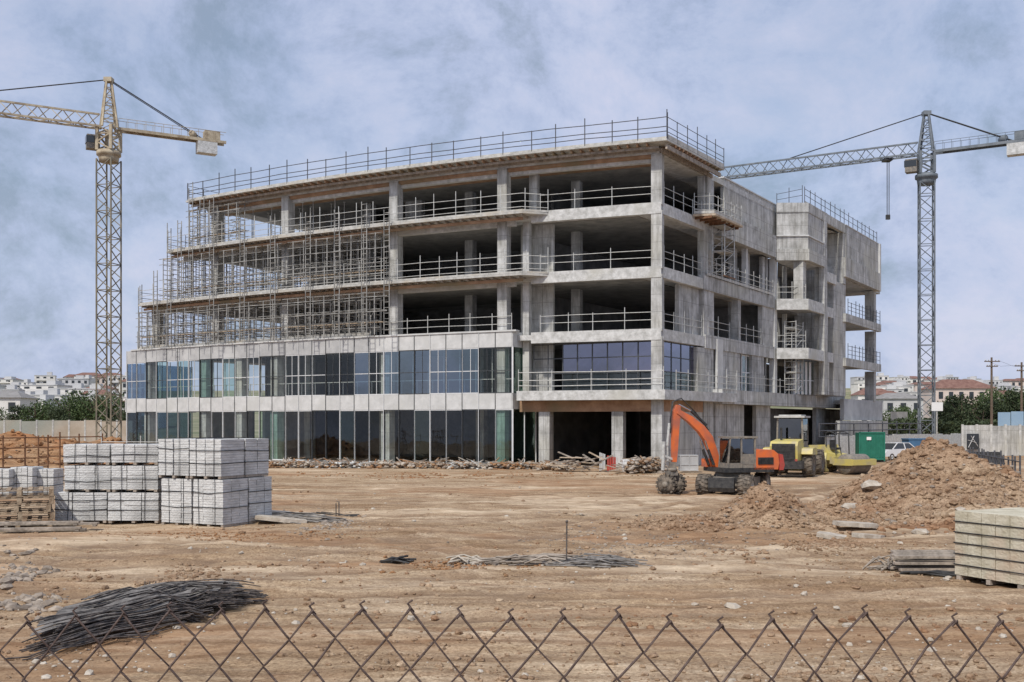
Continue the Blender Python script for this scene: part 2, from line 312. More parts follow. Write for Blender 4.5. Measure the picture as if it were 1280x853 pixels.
def earth(name, cols, far=False):
    m = bpy.data.materials.new(name); m.use_nodes = True; t = m.node_tree; b = t.nodes['Principled BSDF']
    b.inputs['Roughness'].default_value = .95; b.inputs['Specular IOR Level'].default_value = .15
    tcx = t.nodes.new('ShaderNodeTexCoord')
    def ntex(sc, scale, det=6, ro=.6, dist=0):
        mpn = t.nodes.new('ShaderNodeMapping'); mpn.inputs['Scale'].default_value = sc; t.links.new(tcx.outputs['Object'], mpn.inputs[0])
        n = t.nodes.new('ShaderNodeTexNoise'); n.inputs['Scale'].default_value = scale; n.inputs['Detail'].default_value = det; n.inputs['Roughness'].default_value = ro; n.inputs['Distortion'].default_value = dist
        t.links.new(mpn.outputs[0], n.inputs['Vector']); return n.outputs[0]
    def ramp(s_, a, b_, ca=(0, 0, 0), cb=(1, 1, 1)):
        r = t.nodes.new('ShaderNodeValToRGB'); r.color_ramp.elements[0].position = a; r.color_ramp.elements[1].position = b_
        r.color_ramp.elements[0].color = (*ca, 1); r.color_ramp.elements[1].color = (*cb, 1); t.links.new(s_, r.inputs[0]); return r.outputs[0]
    def mix(f, a, b_, bt='MIX'):
        x = t.nodes.new('ShaderNodeMixRGB'); x.blend_type = bt
        for i, v in ((0, f), (1, a), (2, b_)):
            if isinstance(v, (int, float)): x.inputs[i].default_value = v if i == 0 else (v, v, v, 1)
            elif isinstance(v, tuple): x.inputs[i].default_value = (*v, 1)
            else: t.links.new(v, x.inputs[i])
        return x.outputs[0]
    c = mix(ramp(ntex((1, 1, 1), .09, 8, .65, .6), .36, .62), cols[0], cols[1])
    c = mix(ramp(ntex((.22, 1.1, 1), .55, 9, .7, .4), .45, .66), c, cols[2])         # drawn-out pale streaks
    c = mix(ramp(ntex((.3, 1.6, 1), 1.3, 8, .7, .3), .56, .70), c, cols[3])         # reddish damp streaks
    c = mix(mix(1, ramp(ntex((1, 1, 1), 5.0, 8, .75), .50, .68), .55, 'MULTIPLY'), c, cols[4])
    c = mix(.85, c, ramp(ntex((1, 1.2, 1), 17, 6, .8), .34, .62, (.34, .28, .23), (1.16, 1.16, 1.16)), 'MULTIPLY')
    c = mix(mix(1, ramp(ntex((.16, .42, 1), .35, 7, .6, 1.2), .50, .60), .8, 'MULTIPLY'), c, (cols[3][0] * 1.05, cols[3][1], cols[3][2] * .95))
    c = mix(mix(1, ramp(ntex((.12, .38, 1), .5, 6, .55, 1.0), .54, .62), .7, 'MULTIPLY'), c, cols[2])
    wv = t.nodes.new('ShaderNodeTexWave'); wv.bands_direction = 'Y'; wv.inputs['Scale'].default_value = .33; wv.inputs['Distortion'].default_value = 9; wv.inputs['Detail'].default_value = 5; wv.inputs['Detail Scale'].default_value = .35; wv.inputs['Detail Roughness'].default_value = .62
    mw_ = t.nodes.new('ShaderNodeMapping'); mw_.inputs['Scale'].default_value = (.25, 1, 1); t.links.new(tcx.outputs['Object'], mw_.inputs[0]); t.links.new(mw_.outputs[0], wv.inputs['Vector'])
    c = mix(.38, c, ramp(wv.outputs['Fac'], .05, .45, (.48, .38, .30), (1.05, 1.05, 1.05)), 'MULTIPLY')
    c = mix(.5, c, ramp(ntex((.35, 1.5, 1), 3.2, 8, .8, .5), .40, .56, (.45, .36, .29), (1.06, 1.06, 1.06)), 'MULTIPLY')
    if far:
        at_ = t.nodes.new('ShaderNodeAttribute'); at_.attribute_name = 'track'
        tf = mix(1, at_.outputs['Color'], ramp(ntex((1, 1, 1), 2.2, 6, .7), .3, .55, (.35, .35, .35), (.95, .95, .95)), 'MULTIPLY')
        c = mix(tf, c, (.21, .14, .09))
        geo = t.nodes.new('ShaderNodeSeparateXYZ'); t.links.new(tcx.outputs['Object'], geo.inputs[0])
        mr = t.nodes.new('ShaderNodeMapRange'); mr.inputs[1].default_value = 150; mr.inputs[2].default_value = 210; t.links.new(geo.outputs['Y'], mr.inputs[0])
        c = mix(mr.outputs[0], c, ramp(ntex((1, 1, 1), .03, 8), .4, .6, (.16, .17, .09), (.30, .27, .18)))
    t.links.new(c, b.inputs['Base Color'])
    bp = t.nodes.new('ShaderNodeBump'); bp.inputs['Strength'].default_value = .9; bp.inputs['Distance'].default_value = .06
    h = mix(.5, ntex((1, 1, 1), 4, 8, .75), ntex((1, 1.4, 1), 16, 6, .75))
    t.links.new(h, bp.inputs['Height']); t.links.new(bp.outputs[0], b.inputs['Normal'])
    return m
M['ground'] = earth('site_earth', ((.38, .265, .16), (.50, .38, .25), (.66, .535, .385), (.35, .225, .135), (.19, .135, .095)), True)
M['soil'] = earth('heaped_soil', ((.36, .245, .16), (.45, .325, .22), (.52, .41, .29), (.31, .185, .11), (.18, .12, .085)))
M['soil_o'] = earth('orange_soil', ((.38, .20, .10), (.42, .25, .13), (.45, .32, .2), (.36, .16, .07), (.2, .13, .09)))
me.materials.append(M['ground'])
ca = me.color_attributes.new('track', 'FLOAT_COLOR', 'POINT'); buf = []
for (x, y, z) in gv:
    v = min(1, rut(x, y)[1]) if 12 < y < 70 else 0
    buf += [v, v, v, 1]
ca.data.foreach_set('color', buf)

# ---------------------------------------------------------------- building geometry frame
U = Vector((.543, .84, 0)); INW = Vector((-.84, .543, 0)); OUTW = -INW
A0 = 76.0
def fy(x): return A0 - .44 * x + .0045 * x * x
def fnorm(x):
    s = -.44 + .009 * x; v = Vector((s, -1, 0)); return v.normalized()
def fp(x, off=0, z=0):
    n = fnorm(x); return Vector((x + n.x * off, fy(x) + n.y * off, z))
def fx(px, off=0):
    lo, hi = -60.0, 30.0
    for _ in range(50):
        m = (lo + hi) / 2; p = fp(m, off)
        if 640 + F * p.x / p.y < px: lo = m
        else: hi = m
    return (lo + hi) / 2
def fang(x): s = -.44 + .009 * x; return math.atan(s)
CORN = fp(fx(822)); XC = CORN.x
LA = CORN + OUTW * .37                  # facade line A (outer face of the corner column)
P2 = Vector((25.9, 91.0, 0))                   # outer corner of the projecting block
def line_t(P, px):
    k = (px - 640) / F; return (P.x - k * P.y) / (k * U.y - U.x)
def Apt(px, out=0, z=0):
    P = LA + OUTW * out; p = P + U * line_t(P, px); p.z = z; return p
def Bpt(px, out=0, z=0):
    P = P2 + OUTW * out; p = P + U * line_t(P, px); p.z = z; return p
Z1, Z2, Z3, Z4, ZR = 5.3, 9.5, 13.8, 18.2, 22.3
BLD = thing('concrete_building', (CORN.x, CORN.y, 0), 'five storey unfinished concrete building with open floors and glazed lower left storeys', 'building')
def part(name, mb, m, parent=None, label=None):
    o = mb.build(name, m, parent or BLD)
    if label: o['label'] = label
    return o
def curve(x0, x1, off=0, n=None):
    n = n or max(2, int(abs(x1 - x0) / 2.2) + 1); return [fp(x0 + (x1 - x0) * i / (n - 1), off) for i in range(n)]
XCUT = fx(641, .8)
DEP = 15
def slab_poly(xl, off, xr=None, ext=24.3):
    pts = curve(xl, XC - .2 if xr is None else xr, off)
    pts += [CORN + OUTW * (off if off < .5 else .35) + U * (-.35)] if xr is None else []
    base = CORN + OUTW * (.35)
    pts += [base + U * ext, base + U * ext + INW * 12.5]
    back = [p + U * DEP for p in curve(xl, XC, 0)]
    back = [p for p in back if (p - CORN).dot(INW) > 12.3]
    return pts + list(reversed(back))
# slabs, each with its own left end
LEFT = {1: fx(160, .85), 2: fx(164, .85), 3: fx(173, 1.7), 4: fx(208, 1.7), 5: fx(232, 1.75)}
for lv, z, th in ((1, Z1, .38), (2, Z2, .38), (3, Z3, .38), (4, Z4, .38), (5, ZR - .15, .42)):
    b = MB(); b.prism(slab_poly(LEFT[lv] + .6, .30), z - th, z - .012); part('floor_slab' if lv < 5 else 'roof_slab', b, M['conc_slab'])
# plywood decks projecting on the left half, levels 3,4 and the roof
def deck(z, xl, xr, off, th=.14, skew=True):
    b = MB(); pts = curve(xl, xr, off) + [fp(xr + 1.55, .34), fp(xl, .34)] if skew else curve(xl, xr, off) + list(reversed(curve(xl, xr, .34)))
    if skew: pts = curve(xl, xr, off) + [fp(xr + 1.5, .32)] + list(reversed(curve(xl, xr, .32)))
    b.prism(pts, z - th, z + .01); part('edge_deck', b, M['board'])
    j = MB(); x = xl + .3
    while x < xr: j.bar(fp(x, off - .12, z - th - .07), fp(x, -.6, z - th - .07), .08, .13); x += .62
    part('deck_joists', j, M['wood_old'])
    g = MB(); c1 = curve(xl + .1, xr - .1, off - .5, None); 
    for p, q in zip(c1[:-1], c1[1:]): g.bar(p + Vector((0, 0, z - th - .28)), q + Vector((0, 0, z - th - .28)), .12, .2)
    part('deck_bearer', g, M['ply'])
XD = fx(652, 1.7)
deck(Z4, LEFT[4], XD, 1.7); deck(Z3, LEFT[3], XD, 1.7)
# roof deck runs to the corner and turns
rp = curve(LEFT[5], XC + .2, 1.75) ; rc = fp(XC + .9, 1.75)
RE = CORN + OUTW * 1.5 + U * 8.6
b = MB(); b.prism(rp + [rc, RE, RE + INW * 2.2, fp(XC - .3, .33)] + list(reversed(curve(LEFT[5], XC - .6, .33))), ZR - .1, ZR + .03); part('roof_edge_deck', b, M['board'])
b = MB(); x = LEFT[5] + .3
while x < XC: b.bar(fp(x, 1.6, ZR - .2), fp(x, -3, ZR - .2 - .0), .09, .18); x += .62
for i in range(13): 
    p = CORN + U * (i * .65) + Vector((0, 0, ZR - .2)); b.bar(p + OUTW * 1.4, p + INW * .4, .09, .18)
part('roof_deck_joists', b, M['ply'])
b = MB()
for o_ in (1.2, .55):
    c1 = curve(LEFT[5] + .1, XC + .3, o_)
    for p, q in zip(c1[:-1], c1[1:]): b.bar(p + Vector((0, 0, ZR - .38)), q + Vector((0, 0, ZR - .38)), .1, .16)
    b.bar(CORN + OUTW * (o_) + Vector((0, 0, ZR - .45)) - U * o_, CORN + OUTW * o_ + U * 8.5 + Vector((0, 0, ZR - .45)), .14, .3)
part('roof_deck_bearer', b, M['wood_old'])
# ply soffit shuttering under the roof front strip
b = MB(); b.prism(curve(LEFT[5] + .8, XC - .4, .22) + list(reversed(curve(LEFT[5] + .8, XC - .4, -2.2))), ZR - .80, ZR - .59); part('soffit_formwork_or_shade_sheet', b, M['ply'])
# edge beams
def fbeam(xa, xb, z0, z1, off=.38, th=.35, m='conc_slab', name='edge_beam'):
    b = MB(); b.prism(curve(xa, xb, off) + list(reversed(curve(xa, xb, off - th))), z0, z1); return part(name, b, M[m])
def seg(P, Q, z0, z1, th, m='conc', name='wall', parent=None, inn=None, label=None):
    d = (inn or INW) * th; b = MB(); b.prism([P, Q, Q + d, P + d], z0, z1); return part(name, b, M[m], parent, label)
XR0 = fx(664, .38)
for z in (Z2, Z3, Z4):
    fbeam(XR0, XC + .3, z - .62, z + .16, .42, .4)
    P = CORN + OUTW * .42 - U * .0; seg(P, CORN + OUTW * .42 + U * 7.4, z - .62, z + .16, .4, 'conc_slab', 'edge_beam')
for z in (Z3, Z4): fbeam(LEFT[3 if z == Z3 else 4] + .4, XR0 - 1.2, z - .72, z - .2, .31, .35, 'conc_slab')
fbeam(LEFT[5] + .8, XC - .3, ZR - 1.05, ZR - .58, -.1, .4, 'conc_slab', 'roof_beam')
# columns
def column(p, z0, z1, w_=.75, m='conc', ang=0):
    b = MB(); b.box((p[0], p[1], (z0 + z1) / 2), (w_, w_, z1 - z0), ang); part('column', b, M[m])
zb = {0: (0, Z1 - .38), 1: (Z1, Z2 - .38), 2: (Z2, Z3 - .38), 3: (Z3, Z4 - .38), 4: (Z4, ZR - .58)}
for lv, pxs in ((4, (272, 360, 495, 630, 822)), (3, (272, 360, 495, 630, 822)), (2, (197, 272, 360, 495, 630, 822)), (1, (192, 262, 306, 350, 488, 630, 822)), (0, (192, 262, 306, 350, 488, 630, 822))):
    for px in pxs:
        x = fx(px); z0, z1 = zb[lv]
        column(fp(x, (-.012 if lv > 1 else (.32 if px < 640 else -.012)) if px < 800 else 0), z0 + .002, z1 - .002, .76, 'conc', fang(x))
    for px in ((410, 545, 690) if lv >= 2 else (330, 430, 560)):          # inner row
        x = fx(px) ; q = fp(x, -5.5); z0, z1 = zb[lv]; column(q, z0 + .002, z1 - .002, .7, 'conc', fang(x))
# inner walls closing the front wing
for lv in range(5):
    z0, z1 = zb[lv]; z0 += .002; z1 -= .002
    back = [p + U * (DEP - .3) for p in curve(LEFT[lv + 1] + 1, XC, 0)]
    back = [p for p in back if (p - CORN).dot(INW) > 12.2]
    b = MB(); b.prism(back + [p + U * .25 for p in reversed(back)], z0, z1); part('inner_wall', b, M['conc_in_shade'])
    P = CORN + INW * 12.2; seg(P + U * 6.5, P + U * 24.2, z0, z1, .25, 'conc_in_shade', 'inner_wall')
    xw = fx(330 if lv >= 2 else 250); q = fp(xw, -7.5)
    b = MB(); b.prism([q, q + U * (DEP - 8.4), q + U * (DEP - 8.4) + Vector((.3, -.13, 0)), q + Vector((.3, -.13, 0))], z0, z1); part('inner_wall', b, M['conc_in_shade'])
    b = MB(); q2 = fp(xw + 5, -7.5); b.prism([q + Vector((.31, -.133, 0)), q2, q2 + U * .25, q + Vector((.31, -.133, 0)) + U * .25], z0, z1); part('inner_wall', b, M['conc_in_shade'])
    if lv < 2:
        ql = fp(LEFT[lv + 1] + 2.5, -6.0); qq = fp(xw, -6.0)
        if lv == 0: b = MB(); b.prism([ql, qq, qq + U * .25, ql + U * .25], z0, z1); part('inner_wall', b, M['conc_in_shade'])
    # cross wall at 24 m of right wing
    seg(CORN + U * 22.3 + INW * .1, CORN + U * 22 + INW * 12, z0, z1, .3, 'conc_in_shade', 'inner_wall', None, U)
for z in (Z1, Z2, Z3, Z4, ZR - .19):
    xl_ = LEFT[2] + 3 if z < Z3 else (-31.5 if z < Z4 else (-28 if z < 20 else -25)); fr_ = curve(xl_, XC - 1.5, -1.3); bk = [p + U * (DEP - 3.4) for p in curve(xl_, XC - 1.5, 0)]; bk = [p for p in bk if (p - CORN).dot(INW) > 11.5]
    b = MB(); b.prism(fr_ + [CORN + U * 23 + INW * 1.6, CORN + U * 23 + INW * 11.9] + bk[::-1], z - .43, z - .385) if z < 20 else b.prism(fr_ + [CORN + U * 23 + INW * 1.6, CORN + U * 23 + INW * 11.9] + bk[::-1], z - .45, z - .41); part('soffit_formwork_or_shade_sheet', b, M['conc_shade'])  # added dark sheets below the slabs, painting the ceiling shade of the open floors
Pb = Vector((0, 0, 0))
# pale wall pieces in the recess, levels 1-3, and at the fourth
for lv in (1, 2, 3):
    z0, z1 = zb[lv]; x0 = fx(655, -2.2); b = MB(); b.prism([fp(x0, -1.6), fp(x0 + 2.4, -1.6), fp(x0 + 2.4, -1.9), fp(x0, -1.9)], z0 + .004, z1 - .004); part('wall', b, M['conc'])
    column(fp(fx(659, -.6), -.6), z0 + .004, z1 - .004, .5, 'conc', fang(0))
x0 = fx(668, -1.5); column(fp(x0, -1.5), Z4, ZR - .6, .6, 'conc', fang(0))
x0 = fx(516, -6); b = MB(); b.prism([fp(x0 - .7, -6), fp(x0 + .8, -6), fp(x0 + .8, -6.5), fp(x0 - .7, -6.5)], Z4 + .002, ZR - .62); part('wall', b, M['conc'])
# stairs core wall at corner bay
seg(CORN + OUTW * .0 + U * 3.6, CORN + U * 7.35, Z2 + .002, Z3 - .63, .3, 'conc')
for lv in (2, 3, 4):
    z0, z1 = zb[lv]
    P = CORN + INW * .1 + U * 7.4; seg(P + OUTW * .45, P + OUTW * .45 + U * 2.0, z0 + .002, z1 - .002, .5, 'conc', 'wall', None)
P = CORN + U * 7.4 + OUTW * .35; 
for lv in (0, 1): z0, z1 = zb[lv]; seg(P, P + U * 1.9, z0 + .002, z1 - .002, .5, 'conc')
# ---- lower two storeys: curtain wall
mods = 29; GX0 = fx(159, .85); GX1 = XCUT; GO = .85
gp = [fp(GX0 + (GX1 - GX0) * i / mods, GO) for i in range(mods + 1)]
zA, zB, zC, zD, zE = .12, 4.15, 5.3, 8.65, 9.75
UP = lambda p, z: Vector((p[0], p[1], z))
for i in range(mods):
    p, q = gp[i], gp[i + 1]; d = (q - p).normalized(); n = Vector((d.y, -d.x, 0)); 
    if n.y > 0: n = -n
    pc = 640 + F * ((p + q) / 2).x / ((p + q) / 2).y
    # spandrel and parapet panels
    for (a, c) in ((zB, zC), (zD, zE)):
        b = MB(); g = d * .035; lean = 0; b.prism([p + g + n * .06, q - g + n * .06, q - g - n * .06, p + g - n * .06], a, c); part('spandrel_panel' if a == zB else 'parapet_panel', b, M['conc_white' if a == zB or pc > 465 else 'conc_grey'])
    b = MB(); b.bar(UP(p + n * .075, zA), UP(p + n * .075, zE), .035, .04, n); part('mullion_cap', b, M['mullion' if i % 3 else 'mullion_w'])
    for (a, c, st) in ((zA, zB - .01, 0), (zC + .01, zD - .01, 1)):
        b = MB(); dark = M['mullion']
        b.bar(UP(p, a), UP(p, c), .07, .12, n); b.bar(UP(p, a + .03), UP(q, a + .03), .08, .06); b.bar(UP(p, c - .03), UP(q, c - .03), .08, .06)
        if st and i % 3 != 1: b.bar(UP((p + q) / 2, a), UP((p + q) / 2, c), .035, .05, n)
        if st: b.bar(UP(p, 6.95), UP(q, 6.95), .08, .05)
        fr = part('window', b, M['mullion_w'] if (i * 7 + st * 3) % 5 in (0, 1, 3) else dark)
        if st: gm = 'glass_b' if (pc < 178 or 475 < pc < 600 or 440 < pc < 462) else ('glass_g' if 200 < pc < 290 and i % 2 else 'glass')
        else: gm = 'glass_g' if i in (12, 13, 18, 23, 28) else 'glass'
        b = MB(); b.add([UP(p + d * .04, a + .05), UP(q - d * .04, a + .05), UP(q - d * .04, c - .05), UP(p + d * .04, c - .05)], [(0, 1, 2, 3)]); b.build('pane', M[gm], fr)
        if st:   # inner rail behind the glass
            b = MB(); r0 = p - n * .35; r1 = q - n * .35
            b.bar(UP(r0, 6.35), UP(r1, 6.35), .05); b.bar(UP(r0, zC), UP(r0, 6.4), .05); b.bar(UP((r0 + r1) / 2 - n * .5, zC), UP((r0 + r1) / 2 - n * .5, 8.6), .06); b.build('inner_rail', M['galv'], fr)
# right end return of curtain wall and of its left end
p = gp[-1]; 
for (a, c, m_, nm) in ((zB, zC, 'conc_white', 'spandrel_panel'), (zD, zE, 'conc_white', 'parapet_panel')):
    b = MB(); b.prism([p + Vector((.02, -.06, 0)), p + U * 3.2, p + U * 3.2 + INW * .1, p + INW * .12 + Vector((.02, 0, 0))], a, c); part(nm, b, M[m_])
for (a, c) in ((zA, zB), (zC, zD)):
    b = MB(); b.bar(UP(p, a), UP(p, c), .12, .12); b.bar(UP(p + U * 1.6, a), UP(p + U * 1.6, c), .08); b.bar(UP(p + U * 3.2, a), UP(p + U * 3.2, c), .08); fr = part('window', b, M['mullion_w'])
    b = MB(); b.prism([p + U * .06, p + U * 3.1, p + U * 3.1 + INW * .02, p + U * .06 + INW * .02], a + .05, c - .02); b.build('pane', M['glass_g'], fr)
p = gp[0]
for (a, c) in ((zA, zB), (zC, zD)):
    b = MB()
    for k in range(6): b.bar(UP(p + U * 1.5 * k, a), UP(p + U * 1.5 * k, c), .07)
    fr = part('window', b, M['mullion'])
    b = MB(); b.prism([p + U * .06, p + U * 7.4, p + U * 7.4 + INW * .02, p + U * .06 + INW * .02], a + .05, c - .02); b.build('pane', M['glass_b'], fr)
for (a, c) in ((zB, zC),):
    b = MB(); b.prism([p + Vector((-.12, 0, 0)), p + U * 8, p + U * 8 + INW * .1, p + Vector((-.12, 0, 0)) + INW * .1], a, c); part('spandrel_panel', b, M['conc_white'])
# coping and L2 platform over curtain wall
b = MB(); b.prism(curve(GX0 + .6, GX1 + .3, GO + .14) + list(reversed(curve(GX0 + .6, GX1 + .3, .33))), zE + .003, zE + .12); part('coping', b, M['conc_white'])
b = MB(); b.prism(curve(GX0 - .1, GX1, GO + .25) + list(reversed(curve(GX0 - .1, GX1, -.4))), .0, .11); part('plinth', b, M['conc_slab'])
# ---- right section: balcony deck at level 1, windows set back, ground floor piers
XB = fx(646, 1.2)
BO = CORN + OUTW * 1.3
b = MB(); b.prism(curve(XB, XC + .7, 1.25) + [BO + U * 11.8, BO + U * 11.8 + INW * 1.2] + [fp(XC - .3, .36)] + list(reversed(curve(XB, XC - .6, .36))), Z1 - .55, Z1 + .13); part('balcony', b, M['conc_slab'])
fbeam(XCUT + .3, XC + .2, 3.95, Z1 - .56, .30, .4, 'ply', 'downstand_beam')
seg(CORN + OUTW * .3 + U * .1, CORN + OUTW * .3 + U * 9.3, 3.95, Z1 - .56, .4, 'ply', 'downstand_beam')
for px in (682, 773): x = fx(px); column(fp(x, -.1), .0, 3.94, .82, 'wood' if 0 else 'conc', fang(x))
# window wall of the storey above the balcony: front and return
def window_wall(P, Q, n, z0, z1, zm, skip=(), gm='glass_p', n_out=None, low='glass'):
    for i in range(n):
        p = P.lerp(Q, i / n); q = P.lerp(Q, (i + 1) / n); d = (q - p).normalized()
        b = MB(); b.bar(UP(p, z0), UP(p, z1), .08); 
        if i == n - 1: b.bar(UP(q, z0), UP(q, z1), .08)
        for zz in (z0 + .03, zm, (zm + z1) / 2, z1 - .03): b.bar(UP(p, zz), UP(q, zz), .07)
        fr = part('window', b, M['mullion'])
        if i in skip: continue
        for (a, c, g_) in ((z0 + .05, zm - .04, low), (zm + .04, z1 - .05, gm)):
            b = MB(); nn = Vector((-d.y, d.x, 0)) * .015; b.prism([p + d * .04, q - d * .04, q - d * .04 + nn, p + d * .04 + nn], a, c); b.build('pane', M[g_], fr)
x0 = fx(668, -1.0); x1 = fx(817, -.2)
window_wall(fp(x0, -.9), fp(x1, -.25), 8, Z1 + .14, Z2 - .63, 6.75, (0, 1))
window_wall(CORN + U * .5 + OUTW * .05, CORN + U * 7.2 + OUTW * .05, 4, Z1 + .14, Z2 - .63, 6.75)
# ---- right facade, section A
tA = lambda px: (Apt(px))
pA0 = CORN + OUTW * .35 + U * 9.3
def Aw(pa, pb, z0, z1, out=0, th=.4, m='conc', name='wall', bump=False, P=Apt, parent=None):
    return seg(P(pa, out), P(pb, out), z0, z1, th, m, name, parent)
AE = 971
Aw(905, AE, 19.45, ZR + .05, -.05, .3)                      # blank upper wall
Aw(902, AE + .5, 17.6, 19.5, .28, .5, 'conc', 'upstand_band')
b = MB(); 
Aw(905, AE, ZR + .05, ZR + .14, .02, .45, 'conc_white', 'coping')
Aw(880, AE, Z3 - .65, Z3 + .42, .1, .42, 'conc', 'edge_beam')
Aw(882, AE, Z2 - .72, Z2 + .3, .1, .42, 'conc', 'edge_beam')
# storey 4 at px 883..903 behind the tower: recessed wall
Aw(886, 906, Z4 + .002, ZR - .58, -1.6, .3, 'conc_in_shade'); column(Apt(881, -.2), Z4, ZR - .6, .7, 'conc', R(-33)); 
for px in (916, 932, 955): column(Apt(px, -1.3), Z3 + .002, Z4 - .6, .55, 'conc', R(-33))
column(Apt(931, -.4), Z3 + .002, Z4 - .6, .4, 'conc_white', R(-33)); column(Apt(965, -.4), Z3 + .002, Z4 - .6, .6, 'conc', R(-33))
Aw(953, 962, Z3 + .002, Z4 - .6, -.5, .3)
column(Apt(920, -.42), Z2 + .002, Z3 - .65, .6, 'conc', R(-33)); column(Apt(915, -1.2), Z2 + .002, Z3 - .66, .5, 'conc', R(-33))
Aw(953, 967, Z2 + .002, Z3 - .65, -.05, .4); 
Aw(968.5, AE + .4, Z1, Z4 - .6, .12, .5, 'conc_white', 'pilaster')
# storey 1 wall with its openings
for a, c in ((872, 883.5), (895, 925.5), (940, 955)): Aw(a, c, Z1 - .3, Z2 - .72, .0, .4)
Aw(897, 904, Z1 + .3, Z2 + .1, .2, .18, 'conc_white', 'pilaster')
b = MB(); p, q = Apt(927, -.25), Apt(938, -.25)
for t_ in (0, .5, 1): r_ = p.lerp(q, t_); b.bar(UP(r_, Z1), UP(r_, Z2 - .72), .09)
for zz in (Z1 + .1, 7.3, Z2 - .8): b.bar(UP(p, zz), UP(q, zz), .08)
fr = part('window', b, M['mullion_w']); b = MB(); b.prism([p, q, q + INW * .02, p + INW * .02], Z1 + .05, Z2 - .75); b.build('pane', M['glass'], fr)
# canopy band
Aw(903, 1054.5, 4.62, 5.72, .75, 1.1, 'conc', 'canopy'); 
# ground floor walls
for a, c, m_ in ((828, 878, 'conc'), (894.5, 908, 'conc'), (909, 930, 'conc'), (945.5, 963, 'conc'), (1020, 1032, 'conc')):
    Aw(a, c, 0, 4.6, -.1, .35, m_)
Aw(876, 1050, .0, 4.55, -3.2, .25, 'conc_in_shade', 'inner_wall'); 
# ---- section B: projecting block
pj = Apt(AE, .28); CB = P2 + OUTW * 0
def prB(z0, z1, grow=0, m='conc', name='wall', end=1032):
    a = Apt(AE, .30 + grow * .5); bq = P2 + OUTW * grow - U * grow * .5; c = Bpt(end, grow)
    d = c + INW * (2.9 + grow); e_ = a + U * 1.0 + INW * .2
    b = MB(); b.prism([a, bq, c, d, e_], z0, z1); return part(name, b, M[m])
def shell(z0, z1, grow=0, m='conc', name='wall', th=.35, end=1032):
    a = Apt(AE, .30 + grow * .5); bq = P2 + OUTW * grow - U * grow * .5; c = Bpt(end, grow)
    d1 = (bq - a).normalized(); n1_ = Vector((-d1.y, d1.x, 0)) 
    b = MB(); b.prism([a, bq, c, c + INW * th, bq + INW * th + U * th * .4, a + n1_ * th + U * .1], z0, z1); return part(name, b, M[m])
shell(19.5, ZR - .75, 0); shell(ZR - .74, ZR + .1, .06, 'conc', 'parapet'); shell(17.35, 18.35, .12, 'conc', 'upstand_band'); shell(18.36, 19.45, .0, 'conc', 'wall')
shell(19.46, 19.58, .1, 'conc_white', 'coping')
for zz in (Z2 - .45, Z3 - .45, Z4 - .85, 5.2):
    b = MB(); b.prism([Apt(AE, -.5) + U * .2, Bpt(1030, -3.3), Bpt(1055, -3.3), Bpt(1055, -13), Apt(AE, -11)], zz, zz + .3); part('floor_slab', b, M['conc_shade'])
prB(ZR - 1.1, ZR - .6, -.4, 'conc_in_shade', 'roof_slab', 1030)
prB(Z4 - .8, Z4 - .3, -.4, 'conc_slab', 'floor_slab', 1030)
for z in (Z3, Z2): shell(z - .75, z + .2, .05, 'conc_slab', 'edge_beam'); prB(z - .4, z - .05, -.4, 'conc_slab', 'floor_slab', 1030)
column(P2 + INW * .45 + U * .3 + Vector((-.35, .05, 0)), Z3 + .2, Z4 - .86, .85, 'conc', R(-33)); column(Bpt(1026, -.45), Z3 + .2, Z4 - .86, .9, 'conc', R(-33))
column(Bpt(1026, -.5), Z2 + .2, Z3 - .76, 1.0, 'conc', R(-33)); column(Bpt(1027, -.5), 5.73, Z2 - .76, 1.1, 'conc', R(-33))
for z in (Z2, Z3):
    P = Apt(973, -.3); seg(P + U * 1.0, P + U * 1.0 + OUTW * .35, z + .2, z + 3.5, .3, 'conc', 'wall', None, U)
    Aw(975, 1028, z - .1, z + 3.85, -2.8, .25, 'conc_in_shade', 'inner_wall')
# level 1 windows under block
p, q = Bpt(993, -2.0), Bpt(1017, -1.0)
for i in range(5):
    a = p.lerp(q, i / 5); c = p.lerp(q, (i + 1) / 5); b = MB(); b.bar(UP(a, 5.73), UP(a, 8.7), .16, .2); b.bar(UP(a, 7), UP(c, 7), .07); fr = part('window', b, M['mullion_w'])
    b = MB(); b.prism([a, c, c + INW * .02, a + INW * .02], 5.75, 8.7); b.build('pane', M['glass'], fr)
Aw(957, 1050, 5.0, 8.7, -2.9, .25, 'conc_in_shade', 'inner_wall')
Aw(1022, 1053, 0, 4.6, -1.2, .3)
Aw(960, 1056, Z2 - .3, Z4 - .82, -5.0, .25, 'conc_in_shade', 'inner_wall')
